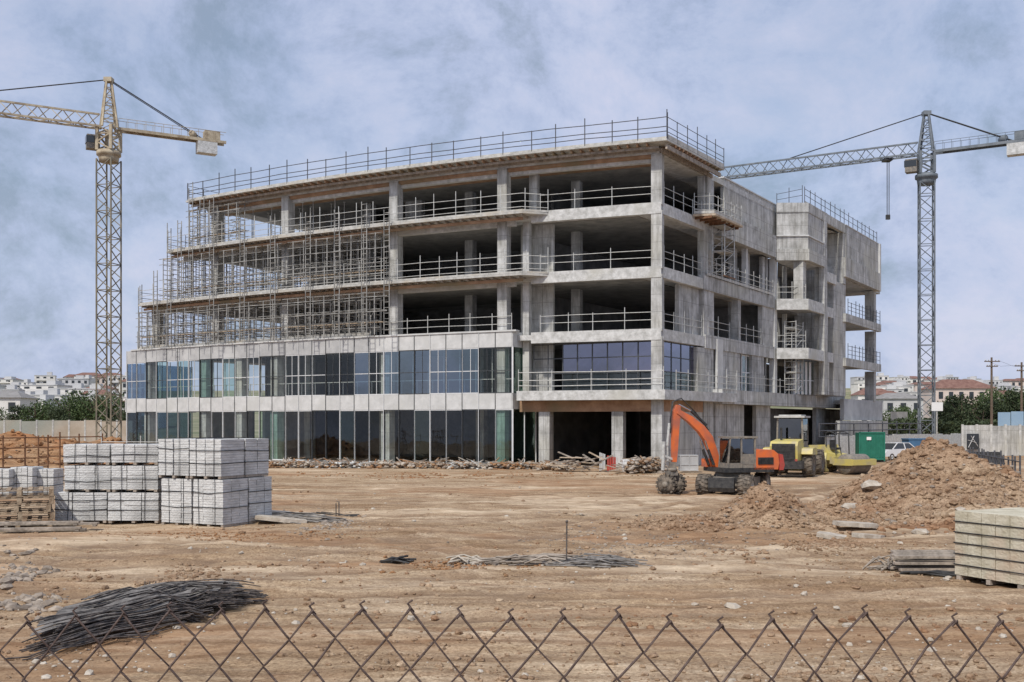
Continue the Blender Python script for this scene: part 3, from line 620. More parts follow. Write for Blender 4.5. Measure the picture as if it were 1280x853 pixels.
# ---- section C: tall slot and pier
Bw = lambda a, c, z0, z1, out=0, th=.4, m='conc', name='wall': Aw(a, c, z0, z1, out, th, m, name, False, Bpt)
Bw(1030.5, 1034, 5.73, ZR + .1, .08, .5)                                  # slim full-height fin
Bw(1034, 1057, ZR - .75, ZR + .1, 0, .4, 'conc', 'parapet')
Bw(1034.2, 1056, 5.73, ZR + .05, -3.0, .3, 'conc', 'wall'); Bw(1030.5, 1057, ZR - .3, ZR + .05, -.5, 3.0, 'conc_slab', 'roof_slab'); seg(Bpt(1032.5, -.5), Bpt(1032.5, -.5) + INW * 3, 5.73, ZR, .3, 'conc', 'wall', None, U)
Bw(1042, 1057, 5.73, 16.6, -.15, 2.2, 'conc', 'pier'); Bw(1042.5, 1056.5, 16.62, 18.4, -.9, 1.6, 'conc_slab', 'pier')
Bw(1034.2, 1046, 16.2, 17.1, .0, .4, 'conc_slab', 'edge_beam'); Bw(1034.2, 1041.8, 13.0, 13.9, -.1, .4, 'conc_slab', 'edge_beam'); Bw(1034.2, 1041.8, 8.8, 9.7, -.1, .4, 'conc_slab', 'edge_beam')
Bw(1054, 1057.3, 16.62, ZR - .76, -.05, 1.8, 'conc', 'pier')
# ---- section D: cantilevered wall and open decks behind sky
DE = 1100
Bw(1057.5, DE, 19.2, ZR + .05, .0, .35); Bw(1057.5, DE, 17.3, 19.19, .18, .5, 'conc', 'upstand_band'); 
e_ = Bpt(DE, .19); b = MB(); b.prism([e_ + U * .02, e_ + U * .5, e_ + U * .5 + INW * 6.5, e_ + U * .02 + INW * 6.5], 17.3, ZR + .1); part('end_wall', b, M['conc_white'])
Bw(1057.5, DE, ZR + .06, ZR + .14, .05, .5, 'conc_white', 'coping')
Bw(1057.5, DE, 17.35, 17.7, -.6, 5.6, 'conc_slab', 'floor_slab')
for z in (Z3, Z2): Bw(1057.5, 1101.5, z - .85, z - .05, .15, .4, 'conc', 'edge_beam'); Bw(1057.5, 1101, z - .45, z - .06, -.27, 6, 'conc_slab', 'floor_slab')
for z0, z1 in ((Z3 - .04, 17.28), (Z2 - .04, Z3 - .87), (5.4, Z2 - .87)): column(Bpt(1088, -.7), z0, z1, .95, 'conc', R(-33))
Bw(1055.2, 1103, 3.4, 5.5, -.3, .4, 'conc_grey', 'wall'); Bw(1050, 1110, .0, 3.35, .2, .4, 'conc', 'wall')
Bw(1057, 1101, 5.0, 5.4, -.75, 5, 'conc_slab', 'floor_slab')
# roof slab of right wing
b = MB(); b.prism([Apt(AE, -.3) + U * .0, Bpt(1057, -.4), Bpt(1057, -9), Apt(AE, -9)], ZR - .7, ZR - .62); part('roof_slab', b, M['conc_slab'])
# little timber balcony at the corner bay, level 4
bp0 = CORN + U * 5.0 + OUTW * .5
b = MB(); b.prism([bp0 + INW * .0, bp0 + OUTW * 1.5 + U * .6, bp0 + OUTW * 1.5 + U * 6.2, bp0 + U * 6.2], Z4 + .05, Z4 + .2); part('timber_balcony', b, M['wood'])
b = MB()
for i in range(7): b.bar(bp0 + U * (i * .9 + .4) + Vector((0, 0, Z4 - .05)), bp0 + U * (i * .9 + .4) + OUTW * 1.3 + Vector((0, 0, Z4 - .05)), .1, .18)
part('balcony_joists', b, M['rust'])

# ---------------------------------------------------------------- guardrails
def railing(pts, z, label, h=1.15, hp=1.35, rails=(1.1, .6), sp=1.8, m='galv', r=.032, toe=.22, group='guardrails along the slab edges', jit=.25, name='guardrail', rr=.024):
    root = thing(name, (pts[0].x, pts[0].y, z), label, 'guardrail', group)
    for hh in rails:
        b = MB(); b.tube([UP(p, z + hh + rnd.uniform(-.03, .03)) for p in pts], rr, 5); b.build('rail', M[m], root)
    if toe:
        b = MB()
        for p, q in zip(pts[:-1], pts[1:]): b.bar(UP(p, z + toe / 2 + .02), UP(q, z + toe / 2 + .02), .04, toe)
        b.build('toe_board', M['board'], root)
    L = 0; segs = []
    for p, q in zip(pts[:-1], pts[1:]): segs.append((L, (q - p).length, p, q)); L += (q - p).length
    n = max(1, round(L / sp))
    for i in range(n + 1):
        s_ = min(L - .001, L * i / n + (rnd.uniform(-.2, .2) if 0 < i < n else 0)); s_ = max(0, s_)
        for (l0, l, p, q) in segs:
            if l0 <= s_ <= l0 + l + 1e-6:
                c = p.lerp(q, (s_ - l0) / l); b = MB(); b.tube([UP(c, z), UP(c, z + hp + rnd.uniform(-.1, jit))], r, 6); b.build('post', M[m], root); break
    return root
RD = fp(XC + .9, 1.65)
railing(curve(LEFT[5] + .1, XC + .1, 1.62) + [RD], ZR + .03, 'long dark tube guardrail along the front edge of the roof', hp=1.55, rails=(1.45, .85, .5), sp=1.95, m='galv_dark', toe=.14, jit=.5, r=.04, rr=.032)
railing([RD + U * .1, RE - U * .1], ZR + .03, 'dark tube guardrail on the short right return of the projecting roof deck', hp=1.6, rails=(1.45, .85, .5), sp=1.7, m='galv_dark', toe=.3, jit=.4)
LS = fp(LEFT[5] + .05, 1.6)
railing([LS, LS + U * 9], ZR + .03, 'dark tube guardrail on the left side of the roof', hp=1.4, rails=(1.3, .8), sp=2, m='galv_dark', toe=0)
for z, lv, nm in ((Z4, 4, 'fourth'), (Z3, 3, 'third')):
    railing(curve(LEFT[lv] + .1, XD, 1.62) + [fp(XD + 1.4, .45)], z + .01, f'pale tube guardrail along the {nm} floor deck on the left half of the front', sp=1.75, hp=1.7, toe=.13, rails=(1.25, .72, .3))
    s_ = fp(LEFT[lv] + .05, 1.6); railing([s_, s_ + U * 7], z + .01, f'tube guardrail on the open left end of the {nm} floor deck', sp=1.8, hp=1.6, m='galv_dark')
    railing(curve(XR0 + .6, XC - .35, .25), z + .16, f'pale tube guardrail of the {nm} floor between recess and corner column', sp=2.5, hp=1.3, toe=0, rails=(1.15, .65))
    railing([CORN + OUTW * .25 + U * .5, CORN + OUTW * .25 + U * 7.2], z + .16, f'pale tube guardrail of the {nm} floor on the right of the corner column', sp=1.9, toe=0, rails=(1.15, .65))
railing(curve(XR0 + .6, XC - .35, .25), Z2 + .16, 'pale tube guardrail of the second floor between recess and corner column', sp=2.3, toe=0, rails=(1.15, .65))
railing([CORN + OUTW * .25 + U * .5, CORN + OUTW * .25 + U * 7.2], Z2 + .16, 'pale tube guardrail of the second floor on the right of the corner column', sp=1.6, toe=0)
railing(curve(fx(470), GX1 - .2, .5), zE + .12, 'pale tube guardrail standing on the parapet over the blue glazing', sp=1.7, toe=0, rails=(1.05, .5), hp=1.25)
railing(curve(LEFT[2] + .6, fx(470), .7), zE + .12, 'pale tube guardrail in front of the scaffold above the curtain wall', sp=1.9, rails=(1.15, .7, .3), hp=1.5)
railing(curve(XB + .1, XC + .6, 1.15), Z1 + .13, 'pale double tube guardrail along the first floor balcony', sp=2.9, rails=(1.3, .75, .35), toe=0, hp=1.5, rr=.03)
railing([BO + U * .2, BO + U * 11.6], Z1 + .13, 'pale tube guardrail on the right return of the first floor balcony', sp=2, rails=(1.2, .7, .3), toe=0, hp=1.4)
railing([Apt(908, .65), Apt(1052, .65)], 5.72, 'pale tube guardrail on the long canopy of the right facade', sp=2.2, rails=(1.15, .6), toe=0)
railing([Apt(885, .0), Apt(912, .0)], Z2 + .3, 'pale guardrail in the left opening of the second floor right facade', sp=1.8, toe=0, h=1)
railing([Apt(924, .0), Apt(951, .0)], Z2 + .3, 'pale guardrail in the right opening of the second floor right facade', sp=1.8, toe=0)
railing([Apt(884, .2), Apt(966, .2)], Z3 + .42, 'long pale guardrail of the third floor on the right facade', sp=1.6, rails=(1.15, .75, .35), toe=.2)
p = Apt(AE, .2)
for z, nm in ((Z3, 'third'), (Z2, 'second')):
    railing([p + U * .1, P2 + INW * .2], z + .2, f'pale guardrail on the narrow front of the projecting block, {nm} floor', sp=1.2, toe=0)
    railing([Bpt(1060, -.1), Bpt(1100, -.1)], z, f'dark guardrail of the open {nm} floor deck at the far right end', sp=1.5, m='galv_dark', rails=(1.2, .8, .4), toe=0)
railing([P2 + INW * .3, Bpt(1096, -.3)], ZR + .14, 'dark guardrail along the far roof edge of the right facade', sp=1.6, m='galv_dark', rails=(1.2, .7), toe=.15)
railing([Apt(AE, -.4), P2 + INW * .5], ZR + .14, 'thin dark guardrail on the narrow roof front of the projecting block', sp=1.3, m='galv_dark', rails=(1.2, .7), toe=0)
railing([bp0 + OUTW * .1, bp0 + OUTW * 1.4 + U * .6, bp0 + OUTW * 1.4 + U * 6.1], Z4 + .2, 'pale guardrail round the little timber balcony beside the blank wall', sp=1.2, rails=(1.25, .7, .3), toe=.2, hp=1.5)
railing([Vector((PX(352 - 225, 68), 68, 0)), Vector((PX(330, 66), 66, 0))], 0, 'low pale tube barrier in front of the ground floor glazing at left', sp=3, toe=0, rails=(1.9, 1.3), hp=2.1, group='site barriers')

# ---------------------------------------------------------------- shoring towers / scaffold on the left half
def make_tower(H, name='scaffold_tower'):
    root = thing(name, (0, 0, 0), 'x', 'scaffold')
    for x in (-.54, .54):
        b = MB()
        for y in (-.42, .42): b.tube([(x, y, 0), (x, y, H)], .043, 5)
        k = .3
        while k < H - .1: b.tube([(x, -.42, k), (x, .42, k)], .026, 4); k += .42
        b.build('ladder_frame', M['galv_mid'], root, True)
    for y in (-.42, .42):
        for z in (.55, 1.05, 1.95, H - .55, H - .05):
            b = MB(); b.tube([(-1.1, y, z + .04 * (y > 0)), (1.1, y, z)], .026, 4); b.build('ledger', M['galv_mid'], root, True)
    b = MB(); b.tube([(-.54, -.42, .2), (.54, -.42, 1.9)], .02, 4); b.build('cross_brace', M['galv_mid'], root, True)
    b = MB(); b.tube([(.1, .1, 0), (.1, .1, H)], .035, 5); b.box((.1, .1, H * .62), (.12, .12, .1)); b.build('centre_prop', M['galv_mid'], root, True)
    b = MB(); b.box((0, 0, H + .02), (2.1, .1, .1)); b.build('head_beam', M['wood'], root, True)
    b = MB(); b.box((0, .1, 1.0), (2.1, .35, .05)); b.build('plank', M['wood'], root, True)
    return root
GR = 'scaffold towers propping the left decks'
first = True
for lv, (z, H, pxa, pxb, offs, nm) in enumerate(((Z3 + .02, 3.85, 214, 484, 1.15, 'third floor deck'), (zE + .13, 3.25, 184, 484, 1.15, 'parapet over the curtain wall'), (Z4 + .02, 3.35, 247, 318, 1.0, 'fourth floor deck'),
        (Z3 + .02, 3.85, 232, 470, -.35, 'third floor deck'), (zE + .13, 3.25, 205, 470, -.35, 'parapet over the curtain wall'))):
    proto = make_tower(H); n = 0; x = fx(pxa, offs); xe = fx(pxb, offs); k = 0
    while x < xe:
        p = fp(x, offs); o = proto if n == 0 else copy_tree(proto)
        o.location = (p.x, p.y, z); o.rotation_euler = (0, 0, fang(x) + rnd.uniform(-.07, .07))
        tag(o, f'scaffold tower, {"front" if offs > 0 else "rear"} row on the {nm}, {ORD[n]} from the left', 'scaffold', GR)
        n += 1; x += 2.15 + rnd.uniform(-.2, .2)
# tall standards standing proud of the deck edges, with ledgers
for i, (px, za, zb_, off) in enumerate(((173, zE + .1, Z3 + 1.9, 1.2), (192, zE + .1, Z3 + 2.6, 2.0), (209, zE + .1, Z4 + 2.2, 1.9), (222, Z3, Z4 + 2.6, 2.0), (236, Z3, ZR + 1.2, 1.9), (250, Z4 - .5, ZR - .2, 1.9), (262, zE + .1, ZR - .3, 2.0), (300, zE + .1, Z4 + 1.6, 2.0), (338, zE + .1, Z4 + 1.5, 2.0), (382, zE + .1, Z4 + 1.8, 2.0), (418, zE + .1, Z4 + 1.4, 2.0), (452, zE + .1, Z4 + 1.9, 2.0), (480, zE + .1, Z4 + 1.2, 2.0))):
    x = fx(px, off); p = fp(x, off); q = fp(x + .42, off); b = MB()
    for pp in (p, q): b.tube([UP(pp, za), UP(pp, zb_ + rnd.uniform(-.3, .3))], .042, 5)
    k = za + .3
    while k < zb_ - .2: b.tube([UP(p, k), UP(q, k)], .025, 4); k += .42
    tag(b.build('scaffold_ladder', M['galv_mid']), f'tall ladder frame standing proud of the left decks, {ORD[i]} from the left', 'scaffold', 'tall ladder frames on the left front')
for i, (za, pa, pb) in enumerate(((Z3 - 1.1, 178, 484), (Z3 - 2.2, 176, 484), (Z3 + 1.5, 205, 484), (Z3 + 2.6, 212, 484), (Z4 + 1.5, 236, 300), (Z4 + 2.6, 238, 300))):
    b = MB(); b.tube([UP(p, za + rnd.uniform(-.04, .04)) for p in curve(fx(pa, 2.05), fx(pb, 2.05), 2.06)], .03, 5); tag(b.build('scaffold_tube', M['galv_mid']), f'long horizontal scaffold tube across the left front, {ORD[i]} counted up from the parapet', 'scaffold tube', 'long scaffold tubes on the left front')
    # back row of props
PR = 'steel props standing inside the open floors'
def make_prop(H):
    b = MB(); b.tube([(0, 0, 0), (0, 0, H * .55)], .042, 6); b.tube([(0, 0, H * .55), (0, 0, H)], .03, 6); b.box((0, 0, .01), (.2, .2, .02)); b.box((0, 0, H - .01), (.2, .2, .02))
    o = b.build('steel_prop', M['galv']); return o
for (z, H, a, c, nm, stepx, inn) in ((Z4, ZR - .85 - Z4, 300, 420, 'fourth', 1.5, -1.2), (Z3, Z4 - .75 - Z3, 215, 480, 'third', 1.7, -1.4), (Z2, Z3 - .75 - Z2, 190, 480, 'second', 1.7, -1.4)):
    proto = None; x = fx(a, inn); xe = fx(c, inn)
    while x < xe:
        for ii in (inn, inn - 1.6):
            p = fp(x + rnd.uniform(-.3, .3), ii)
            if proto is None: proto = make_prop(H); o = proto
            else: o = proto.copy(); col.objects.link(o)
            o.location = (p.x, p.y, z - .005); kk_ = int((x - fx(a, inn)) / stepx + .5); tag(o, f'thin steel prop, {"front" if ii == inn else "rear"} row inside the {nm} floor, {ORD[kk_]} from the left', 'prop', PR + f', {nm} floor')
        x += stepx
# scaffold towers on right facade
for (P_, z, H, n, lab, ht) in ((Apt(904, .75), Z3 + .44, 5.6, 1, 'slim scaffold tower climbing to the small timber balcony', 1), (Apt(980, .2) + OUTW * .9, 5.75, 6.4, 1, 'scaffold tower on the canopy against the projecting block', 1)):
    root = thing('scaffold_tower', (P_.x, P_.y, z), lab, 'scaffold', 'scaffold towers on the right facade'); ang = math.atan2(U.y, U.x)
    Mx = Matrix.Translation(P_ + Vector((0, 0, z))) @ Matrix.Rotation(ang, 4, 'Z')
    for x in (-1.0, 1.0):
        b = MB(Mx)
        for y in (-.5, .5): b.tube([(x, y, 0), (x, y, H)], .045, 5)
        k = .3
        while k < H - .05: b.tube([(x, -.5, k), (x, .5, k)], .03, 4); k += .5
        b.build('ladder_frame', M['galv'], root)
    b = MB(Mx); k = 0
    while k < H - .9:
        for y in (-.5, .5): b.tube([(-1, y, k), (1, y, k + .95)], .024, 4); b.tube([(-1, y, k + 1.0), (1, y, k + 1.0)], .024, 4)
        k += 1.0
    b.build('cross_brace', M['galv'], root)
    for zz in (1.9, 3.8, 5.7):
        if zz < H: b = MB(Mx); b.box((0, 0, zz), (1.9, .9, .05)); b.build('platform', M['board'], root)
    if z > 10:
        b = MB(Mx)
        b.bar((-1.2, -.5, -.03), (1.2, -.5, -.03), .1, .06); b.build('bracket', M['rust'], root)

# ---------------------------------------------------------------- tower cranes
def lattice(b, A, B, w_, h, r, n, up=Vector((0, 0, 1)), tri=False, rc=None):
    A = Vector(A); B = Vector(B); d = (B - A).normalized(); s_ = d.cross(up).normalized(); u_ = s_.cross(d).normalized(); rc = rc or r * 1.6
    cs = [s_ * (-w_ / 2), s_ * (w_ / 2), u_ * h] if tri else [s_ * (-w_ / 2) - u_ * (h / 2), s_ * (w_ / 2) - u_ * (h / 2), s_ * (w_ / 2) + u_ * (h / 2), s_ * (-w_ / 2) + u_ * (h / 2)]
    for c in cs: b.bar(A + c, B + c, rc * 2)
    k = len(cs)
    for i in range(n):
        p = A.lerp(B, i / n); q = A.lerp(B, (i + 1) / n)
        for j in range(k):
            c0, c1 = cs[j], cs[(j + 1) % k]
            if i % 2: c0, c1 = c1, c0
            b.bar(p + c0, q + c1, r * 1.6)
            if not tri and i % 2 == 0: b.bar(p + cs[j], p + cs[(j + 1) % k], r * 1.6)
def crane(base, H, jdir, jl, cl, apex, mj, mm, lab, mw=1.9, left=True, tie=.62):
    g = 0; root = thing('tower_crane', (base[0], base[1], 0), lab, 'crane', 'tower cranes')
    X, Y = base; zj = H
    b = MB(); lattice(b, (X, Y, .3), (X, Y, zj - 3.6), mw, mw, .055, int((zj - 4) / 1.5), Vector((.25, 1, 0)), rc=.075); b.build('mast', M[mm], root)
    b = MB(); b.box((X, Y, .25), (6, 6, .6)); b.build('base', M['conc_slab'], root)
    b = MB(); b.lathe([(.1, 0), (1.05, 0), (1.1, .35), (1.15, .7), (1.35, .75), (1.35, 1.2), (.1, 1.2)], (X, Y, zj - 3.9), 'z', 16); b.build('slewing_ring', M[mj], root)
    j = Vector((jdir[0], jdir[1], 0)).normalized(); sd_ = Vector((j.y, -j.x, 0)); C = Vector((X, Y, zj))
    b = MB(); lattice(b, C - Vector((0, 0, 2.6)), C + Vector((0, 0, .2)), mw * .95, mw * .95, .1, 3, Vector((.25, 1, 0)), rc=.16); b.build('turret', M[mj], root)
    b = MB(); ap = C + Vector((0, 0, apex))
    for s1 in (-1, 1):
        for s2 in (-1, 1): b.bar(C + j * s1 * .85 + sd_ * s2 * .85, ap + j * s1 * .25 + sd_ * s2 * .2, .2)
    for k in range(1, 6):
        t_ = k / 6; wd = .85 * (1 - t_) + .22 * t_; cc_ = C.lerp(ap, t_); pts = [cc_ + j * a * wd + sd_ * c * wd for a, c in ((-1, -1), (1, -1), (1, 1), (-1, 1))]
        for q in range(4): b.bar(pts[q], pts[(q + 1) % 4], .09)
        t2 = (k - 1) / 6; w2 = .85 * (1 - t2) + .22 * t2; c2 = C.lerp(ap, t2); p2 = [c2 + j * a * w2 + sd_ * c * w2 for a, c in ((-1, -1), (1, -1), (1, 1), (-1, 1))]
        for q in range(4): b.bar(p2[q], pts[(q + 1) % 4], .08)
    b.box(ap, (.9, .9, .5)); b.build('tower_top', M[mj], root)
    b = MB(); lattice(b, C + j * 1.0, C + j * jl, 1.3, 1.5, .05, int(jl / 1.3), tri=True, rc=.1); b.build('jib', M[mj], root)
    b = MB()
    for s_ in (-.55, .55): b.bar(C - j * .9 + sd_ * s_, C - j * cl + sd_ * s_, .22, .32)
    for k in range(int(cl)): b.bar(C - j * (k + .9) + sd_ * .55, C - j * (k + 1.2) - sd_ * .55, .1)
    b.box(C - j * (cl * .55) + Vector((0, 0, .18)), (cl * .8, 1.1, .05), math.atan2(j.y, j.x))
    for s_ in (-.6, .6):
        b.tube([C - j * 1 + sd_ * s_ + Vector((0, 0, 1.2)), C - j * cl + sd_ * s_ + Vector((0, 0, 1.2))], .03, 4)
        for k in range(1, int(cl)): b.tube([C - j * k + sd_ * s_, C - j * k + sd_ * s_ + Vector((0, 0, 1.2))], .025, 4)
    b.build('counter_jib', M[mj], root)
    a = math.atan2(j.y, j.x)
    b = MB(); b.box(C - j * (cl - 2.2) - Vector((0, 0, .8)), (2.3, 1.3, 1.5), a); b.build('counterweight', M['conc_slab'], root)
    b = MB(); b.box(C - j * (cl - 1.6) + Vector((0, 0, .7)), (1.8, 1.2, 1.0), a); b.lathe([(.01, -.5), (.4, -.5), (.4, .5), (.01, .5)], C - j * (cl - 3.8) + Vector((0, 0, .6)), 'y', 12); b.build('winch', M[mj], root)
    b = MB(); b.tube([ap - j * .2, C - j * (cl - 2.8) + Vector((0, 0, .3))], .07, 4); b.tube([ap - j * .2 + sd_ * .4, C - j * (cl - 2.8) + sd_ * .5 + Vector((0, 0, .3))], .05, 4); b.tube([ap + j * .2, C + j * jl * tie + Vector((0, 0, 1.6))], .07, 4); b.build('tie_bar', M['black'], root)
    cc_ = C + j * 1.6 + sd_ * (.9 if left else -.9) - Vector((0, 0, 1.6))
    b = MB(); b.box(cc_, (1.4, 1.2, 1.6), a); cb = b.build('cab', M['dusty'], root); b = MB(); b.box(cc_ + j * .06 + Vector((0, 0, .25)), (1.45, 1.26, .8), a); b.build('cab_window', M['winglass'], cb)
    return root, C, j
crane((PX(136, 120), 120), ZZ(161, 120), (-8.4, -4.7), 40, 13.3, 5.6, 'crane_y', 'crane_m', 'faded yellow tower crane standing left of the building', 1.9, True, .38)
rt, C, j = crane((PX(1158, 130), 130), ZZ(192, 130), (-21.6, 12.7), 27.5, 12.5, 5.0, 'crane_d', 'crane_d', 'dark grey tower crane standing right behind the building', 1.7, False)
hp_ = C + j * 4.7
b = MB(); b.box(hp_ - Vector((0, 0, .25)), (1, 1.2, .3)); b.tube([hp_, hp_ - Vector((0, 0, 7.3))], .05, 4); b.tube([hp_ + Vector((.25, 0, 0)), hp_ + Vector((.25, 0, -7.3))], .05, 4); b.box(hp_ - Vector((-.1, 0, 7.5)), (.5, .3, .6)); b.build('hook_line', M['black'], rt)

# ---------------------------------------------------------------- wheels / vehicles
def wheel(c, r, w_, parent, lugs=0, rim='dusty', side=1, Mx=None):
    b = MB(Mx); hw = w_ / 2
    b.lathe([(r * .55, -hw), (r * .9, -hw), (r, -hw * .75), (r, hw * .75), (r * .9, hw), (r * .55, hw)], c, 'y', 24)
    for i in range(lugs):
        a = 2 * PI * i / lugs
        for s_ in (-1, 1):
            a2 = a + (PI / lugs if s_ > 0 else 0); p = Vector((c[0] + math.cos(a2) * r, c[1] + s_ * hw * .48, c[2] + math.sin(a2) * r)); q = Vector((math.cos(a2 + .12) * r + c[0], c[1] + s_ * .02, c[2] + math.sin(a2 + .12) * r))
            b.bar((p.x, c[1] + s_ * hw * .95, p.z), (q.x, q.y, q.z), r * .07, r * .12, up=(math.cos(a2), 0, math.sin(a2)))
    t = b.build('wheel', M['tyre'], parent, True)
    b = MB(Mx); b.lathe([(.01, side * hw * .55), (r * .18, side * hw * .6), (r * .2, side * hw * .3), (r * .45, side * hw * .25), (r * .52, side * hw * .95), (r * .57, side * hw * .98), (r * .57, -side * hw * .9), (.01, -side * hw * .9)], c, 'y', 20)
    for i in range(8): a = 2 * PI * i / 8; b.lathe([(.01, side * hw * .38), (r * .035, side * hw * .38), (r * .035, side * hw * .2)], (c[0] + math.cos(a) * r * .32, c[1], c[2] + math.sin(a) * r * .32), 'y', 6)
    b.build('rim', M[rim], t, True); return t

# excavator -------------------------------------------------------
EY = 47.4; EXX = PX(917, EY)
ex = thing('wheeled_excavator', (EXX, EY, gz(EXX, EY)), 'orange wheeled excavator with bent boom and lugged compaction wheels on its arm', 'excavator', None, R(-120))
for sx in (-1.25, 1.25):
    for sy in (-1, 1):
        wheel((sx, sy * 1.0, .5), .5, .62, ex, 16, 'galv', sy)
b = MB(); b.box((0, 0, .68), (3.4, .9, .42)); b.box((0, 0, .95), (1.5, 1.2, .2)); b.lathe([(.01, .98), (.7, .98), (.7, 1.12), (.01, 1.12)], (0, 0, 0), 'z', 20); b.box((1.25, 0, .45), (.25, 1.5, .25)); b.box((-1.25, 0, .45), (.25, 1.5, .25)); b.box((0, .85, .62), (1.3, .5, .5)); b.box((0, -.85, .62), (1.3, .5, .5)); b.build('chassis', M['dusty'], ex, True)
b = MB(); b.extr([(1.68, .22), (1.82, .2), (1.9, .4), (1.85, .86), (1.7, .88)], -.62, .62); b.bar((1.3, -.4, .55), (1.75, -.4, .5), .14); b.bar((1.3, .4, .55), (1.75, .4, .5), .14); b.build('support_frame', M['black'], ex, True)
UM = Matrix.Rotation(R(-165 + 120), 4, 'Z')
b = MB(UM); b.box((-.25, 0, 1.22), (2.6, 2.2, .22)); b.build('turntable', M['black'], ex, True)
b = MB(UM); b.extr([(-1.75, 1.24), (-1.82, 1.55), (-1.76, 2.0), (-1.5, 2.2), (-.55, 2.2), (-.5, 1.24)], -1.1, 1.1); eb = b.build('engine_cover', M['orange'], ex, True)
b = MB(UM); b.extr([(-2.05, 1.2), (-2.12, 1.45), (-2.02, 1.96), (-1.84, 2.0), (-1.84, 1.2)], -1.08, 1.08); b.build('counterweight', M['red'], ex, True)
b = MB(UM); b.box((-1.1, 1.12, 1.66), (.8, .03, .34)); 
for k in range(5): b.box((-1.1, 1.14, 1.54 + k * .06), (.74, .03, .02))
b.build('vent', M['black'], eb, True)
b = MB(UM); b.tube([(-1.2, -.5, 2.0), (-1.2, -.5, 2.35)], .06, 8); b.build('exhaust', M['black'], ex, True)
b = MB(UM); b.box((.55, -.85, 1.52), (1.2, .55, .4)); b.build('side_box', M['orange'], ex, True)
# cab
cx0, cx1, cy0, cy1, cz0, cz1 = -.55, .85, .18, 1.08, 1.33, 2.78
b = MB(UM)
for (x, y) in ((cx0, cy0), (cx0, cy1), (cx1 - .12, cy0), (cx1 - .12, cy1), (.15, cy1)):
    b.bar((x + (.12 if x > .5 else 0), y, cz0), (x, y, cz1), .07)
b.box(((cx0 + cx1) / 2 - .05, (cy0 + cy1) / 2, cz1 + .03), (1.55, 1.02, .09)); b.box(((cx0 + cx1) / 2, (cy0 + cy1) / 2, cz0 + .12), (1.4, .9, .24)); 
b.box((cx0 - .02, .63, cz0 + .5), (.05, .9, .8)); b.box((-.2, cy1 - .01, cz0 + .42), (.66, .04, .5)); b.bar((cx1 - .06, cy0, 2.0), (cx1 - .06, cy1, 2.0), .05); cabf = b.build('cab', M['dusty'], ex, True)
b = MB(UM); b.box(((cx0 + cx1) / 2, cy1 - .02, 2.15), (1.3, .015, 1.15)); b.box((cx1 - .03, .63, 2.0), (.015, .86, 1.3)); b.box(((cx0 + cx1) / 2, cy0 + .02, 2.15), (1.3, .015, 1.15)); b.build('cab_window', M['glass_d'], cabf, True)
b = MB(UM); b.box((-.15, .63, 1.75), (.5, .5, .12)); b.box((-.38, .63, 2.05), (.12, .48, .6)); b.build('seat', M['black'], cabf, True)
b = MB(UM); b.tube([(.35, .63, 1.5), (.4, .63, 1.95)], .03, 6); b.build('control_column', M['black'], cabf, True)
# boom
def plate(b, pts, ws, y0, y1):   # pts centreline in x,z with widths
    top = []; bot = []
    for i, p in enumerate(pts):
        a = Vector(pts[max(i - 1, 0)]); c = Vector(pts[min(i + 1, len(pts) - 1)]); d = (c - a).normalized(); n = Vector((-d.y, d.x)); P = Vector(p)
        top.append(P + n * ws[i] / 2); bot.append(P - n * ws[i] / 2)
    b.extr(top + bot[::-1], y0, y1)
BY = -.25
b = MB(UM); plate(b, [(.75, 1.3), (.95, 2.0), (1.25, 2.75), (1.6, 3.2), (2.2, 3.7), (2.85, 4.08)], [.30, .38, .44, .40, .32, .22], BY - .16, BY + .17); bm = b.build('boom', M['orange'], ex, True)
b = MB(UM); plate(b, [(2.78, 4.38), (2.86, 4.05), (2.92, 3.2), (2.96, 2.2), (2.98, 1.6)], [.16, .36, .32, .26, .18], BY - .13, BY + .13); b.build('stick', M['orange'], ex, True)
b = MB(UM)
for y in (BY - .28, BY + .28): b.tube([(1.05, y, 1.45), (1.35, y, 2.2)], .075, 8)
b.build('boom_cylinder', M['black'], ex, True)
b = MB(UM); b.tube([(1.3, BY, 3.4), (2.1, BY, 4.1)], .075, 8); b.build('stick_cylinder', M['black'], ex, True)
b = MB(UM); b.tube([(2.1, BY, 4.1), (2.74, BY, 4.42)], .04, 8)
for y in (BY - .28, BY + .28): b.tube([(1.35, y, 2.2), (1.5, y, 2.65)], .04, 8)
b.build('cylinder_rod', M['chrome'], ex, True)
b = MB(UM); b.tube([(3.22, BY, 3.5), (3.32, BY, 2.4)], .07, 8); b.bar((3.32, BY, 2.45), (3.3, BY, 1.65), .06); b.bar((2.98, BY, 1.7), (3.45, BY, 1.9), .1); b.tube([(3.5, BY, 2.6), (3.55, BY, 1.2)], .09, 8); b.build('bucket_cylinder', M['galv'], ex, True)
b = MB(UM)
for (o_, yy) in ((.0, .06), (.04, -.05)):
    b.tube([(1.2, BY + yy, 3.15 + o_), (1.9, BY + yy, 4.05 + o_), (2.6, BY + yy, 4.7 + o_), (3.05, BY + yy, 4.55), (3.15, BY + yy, 3.7), (3.18, BY + yy, 3.0)], .025, 5)
b.build('hydraulic_hose', M['black'], ex, True)
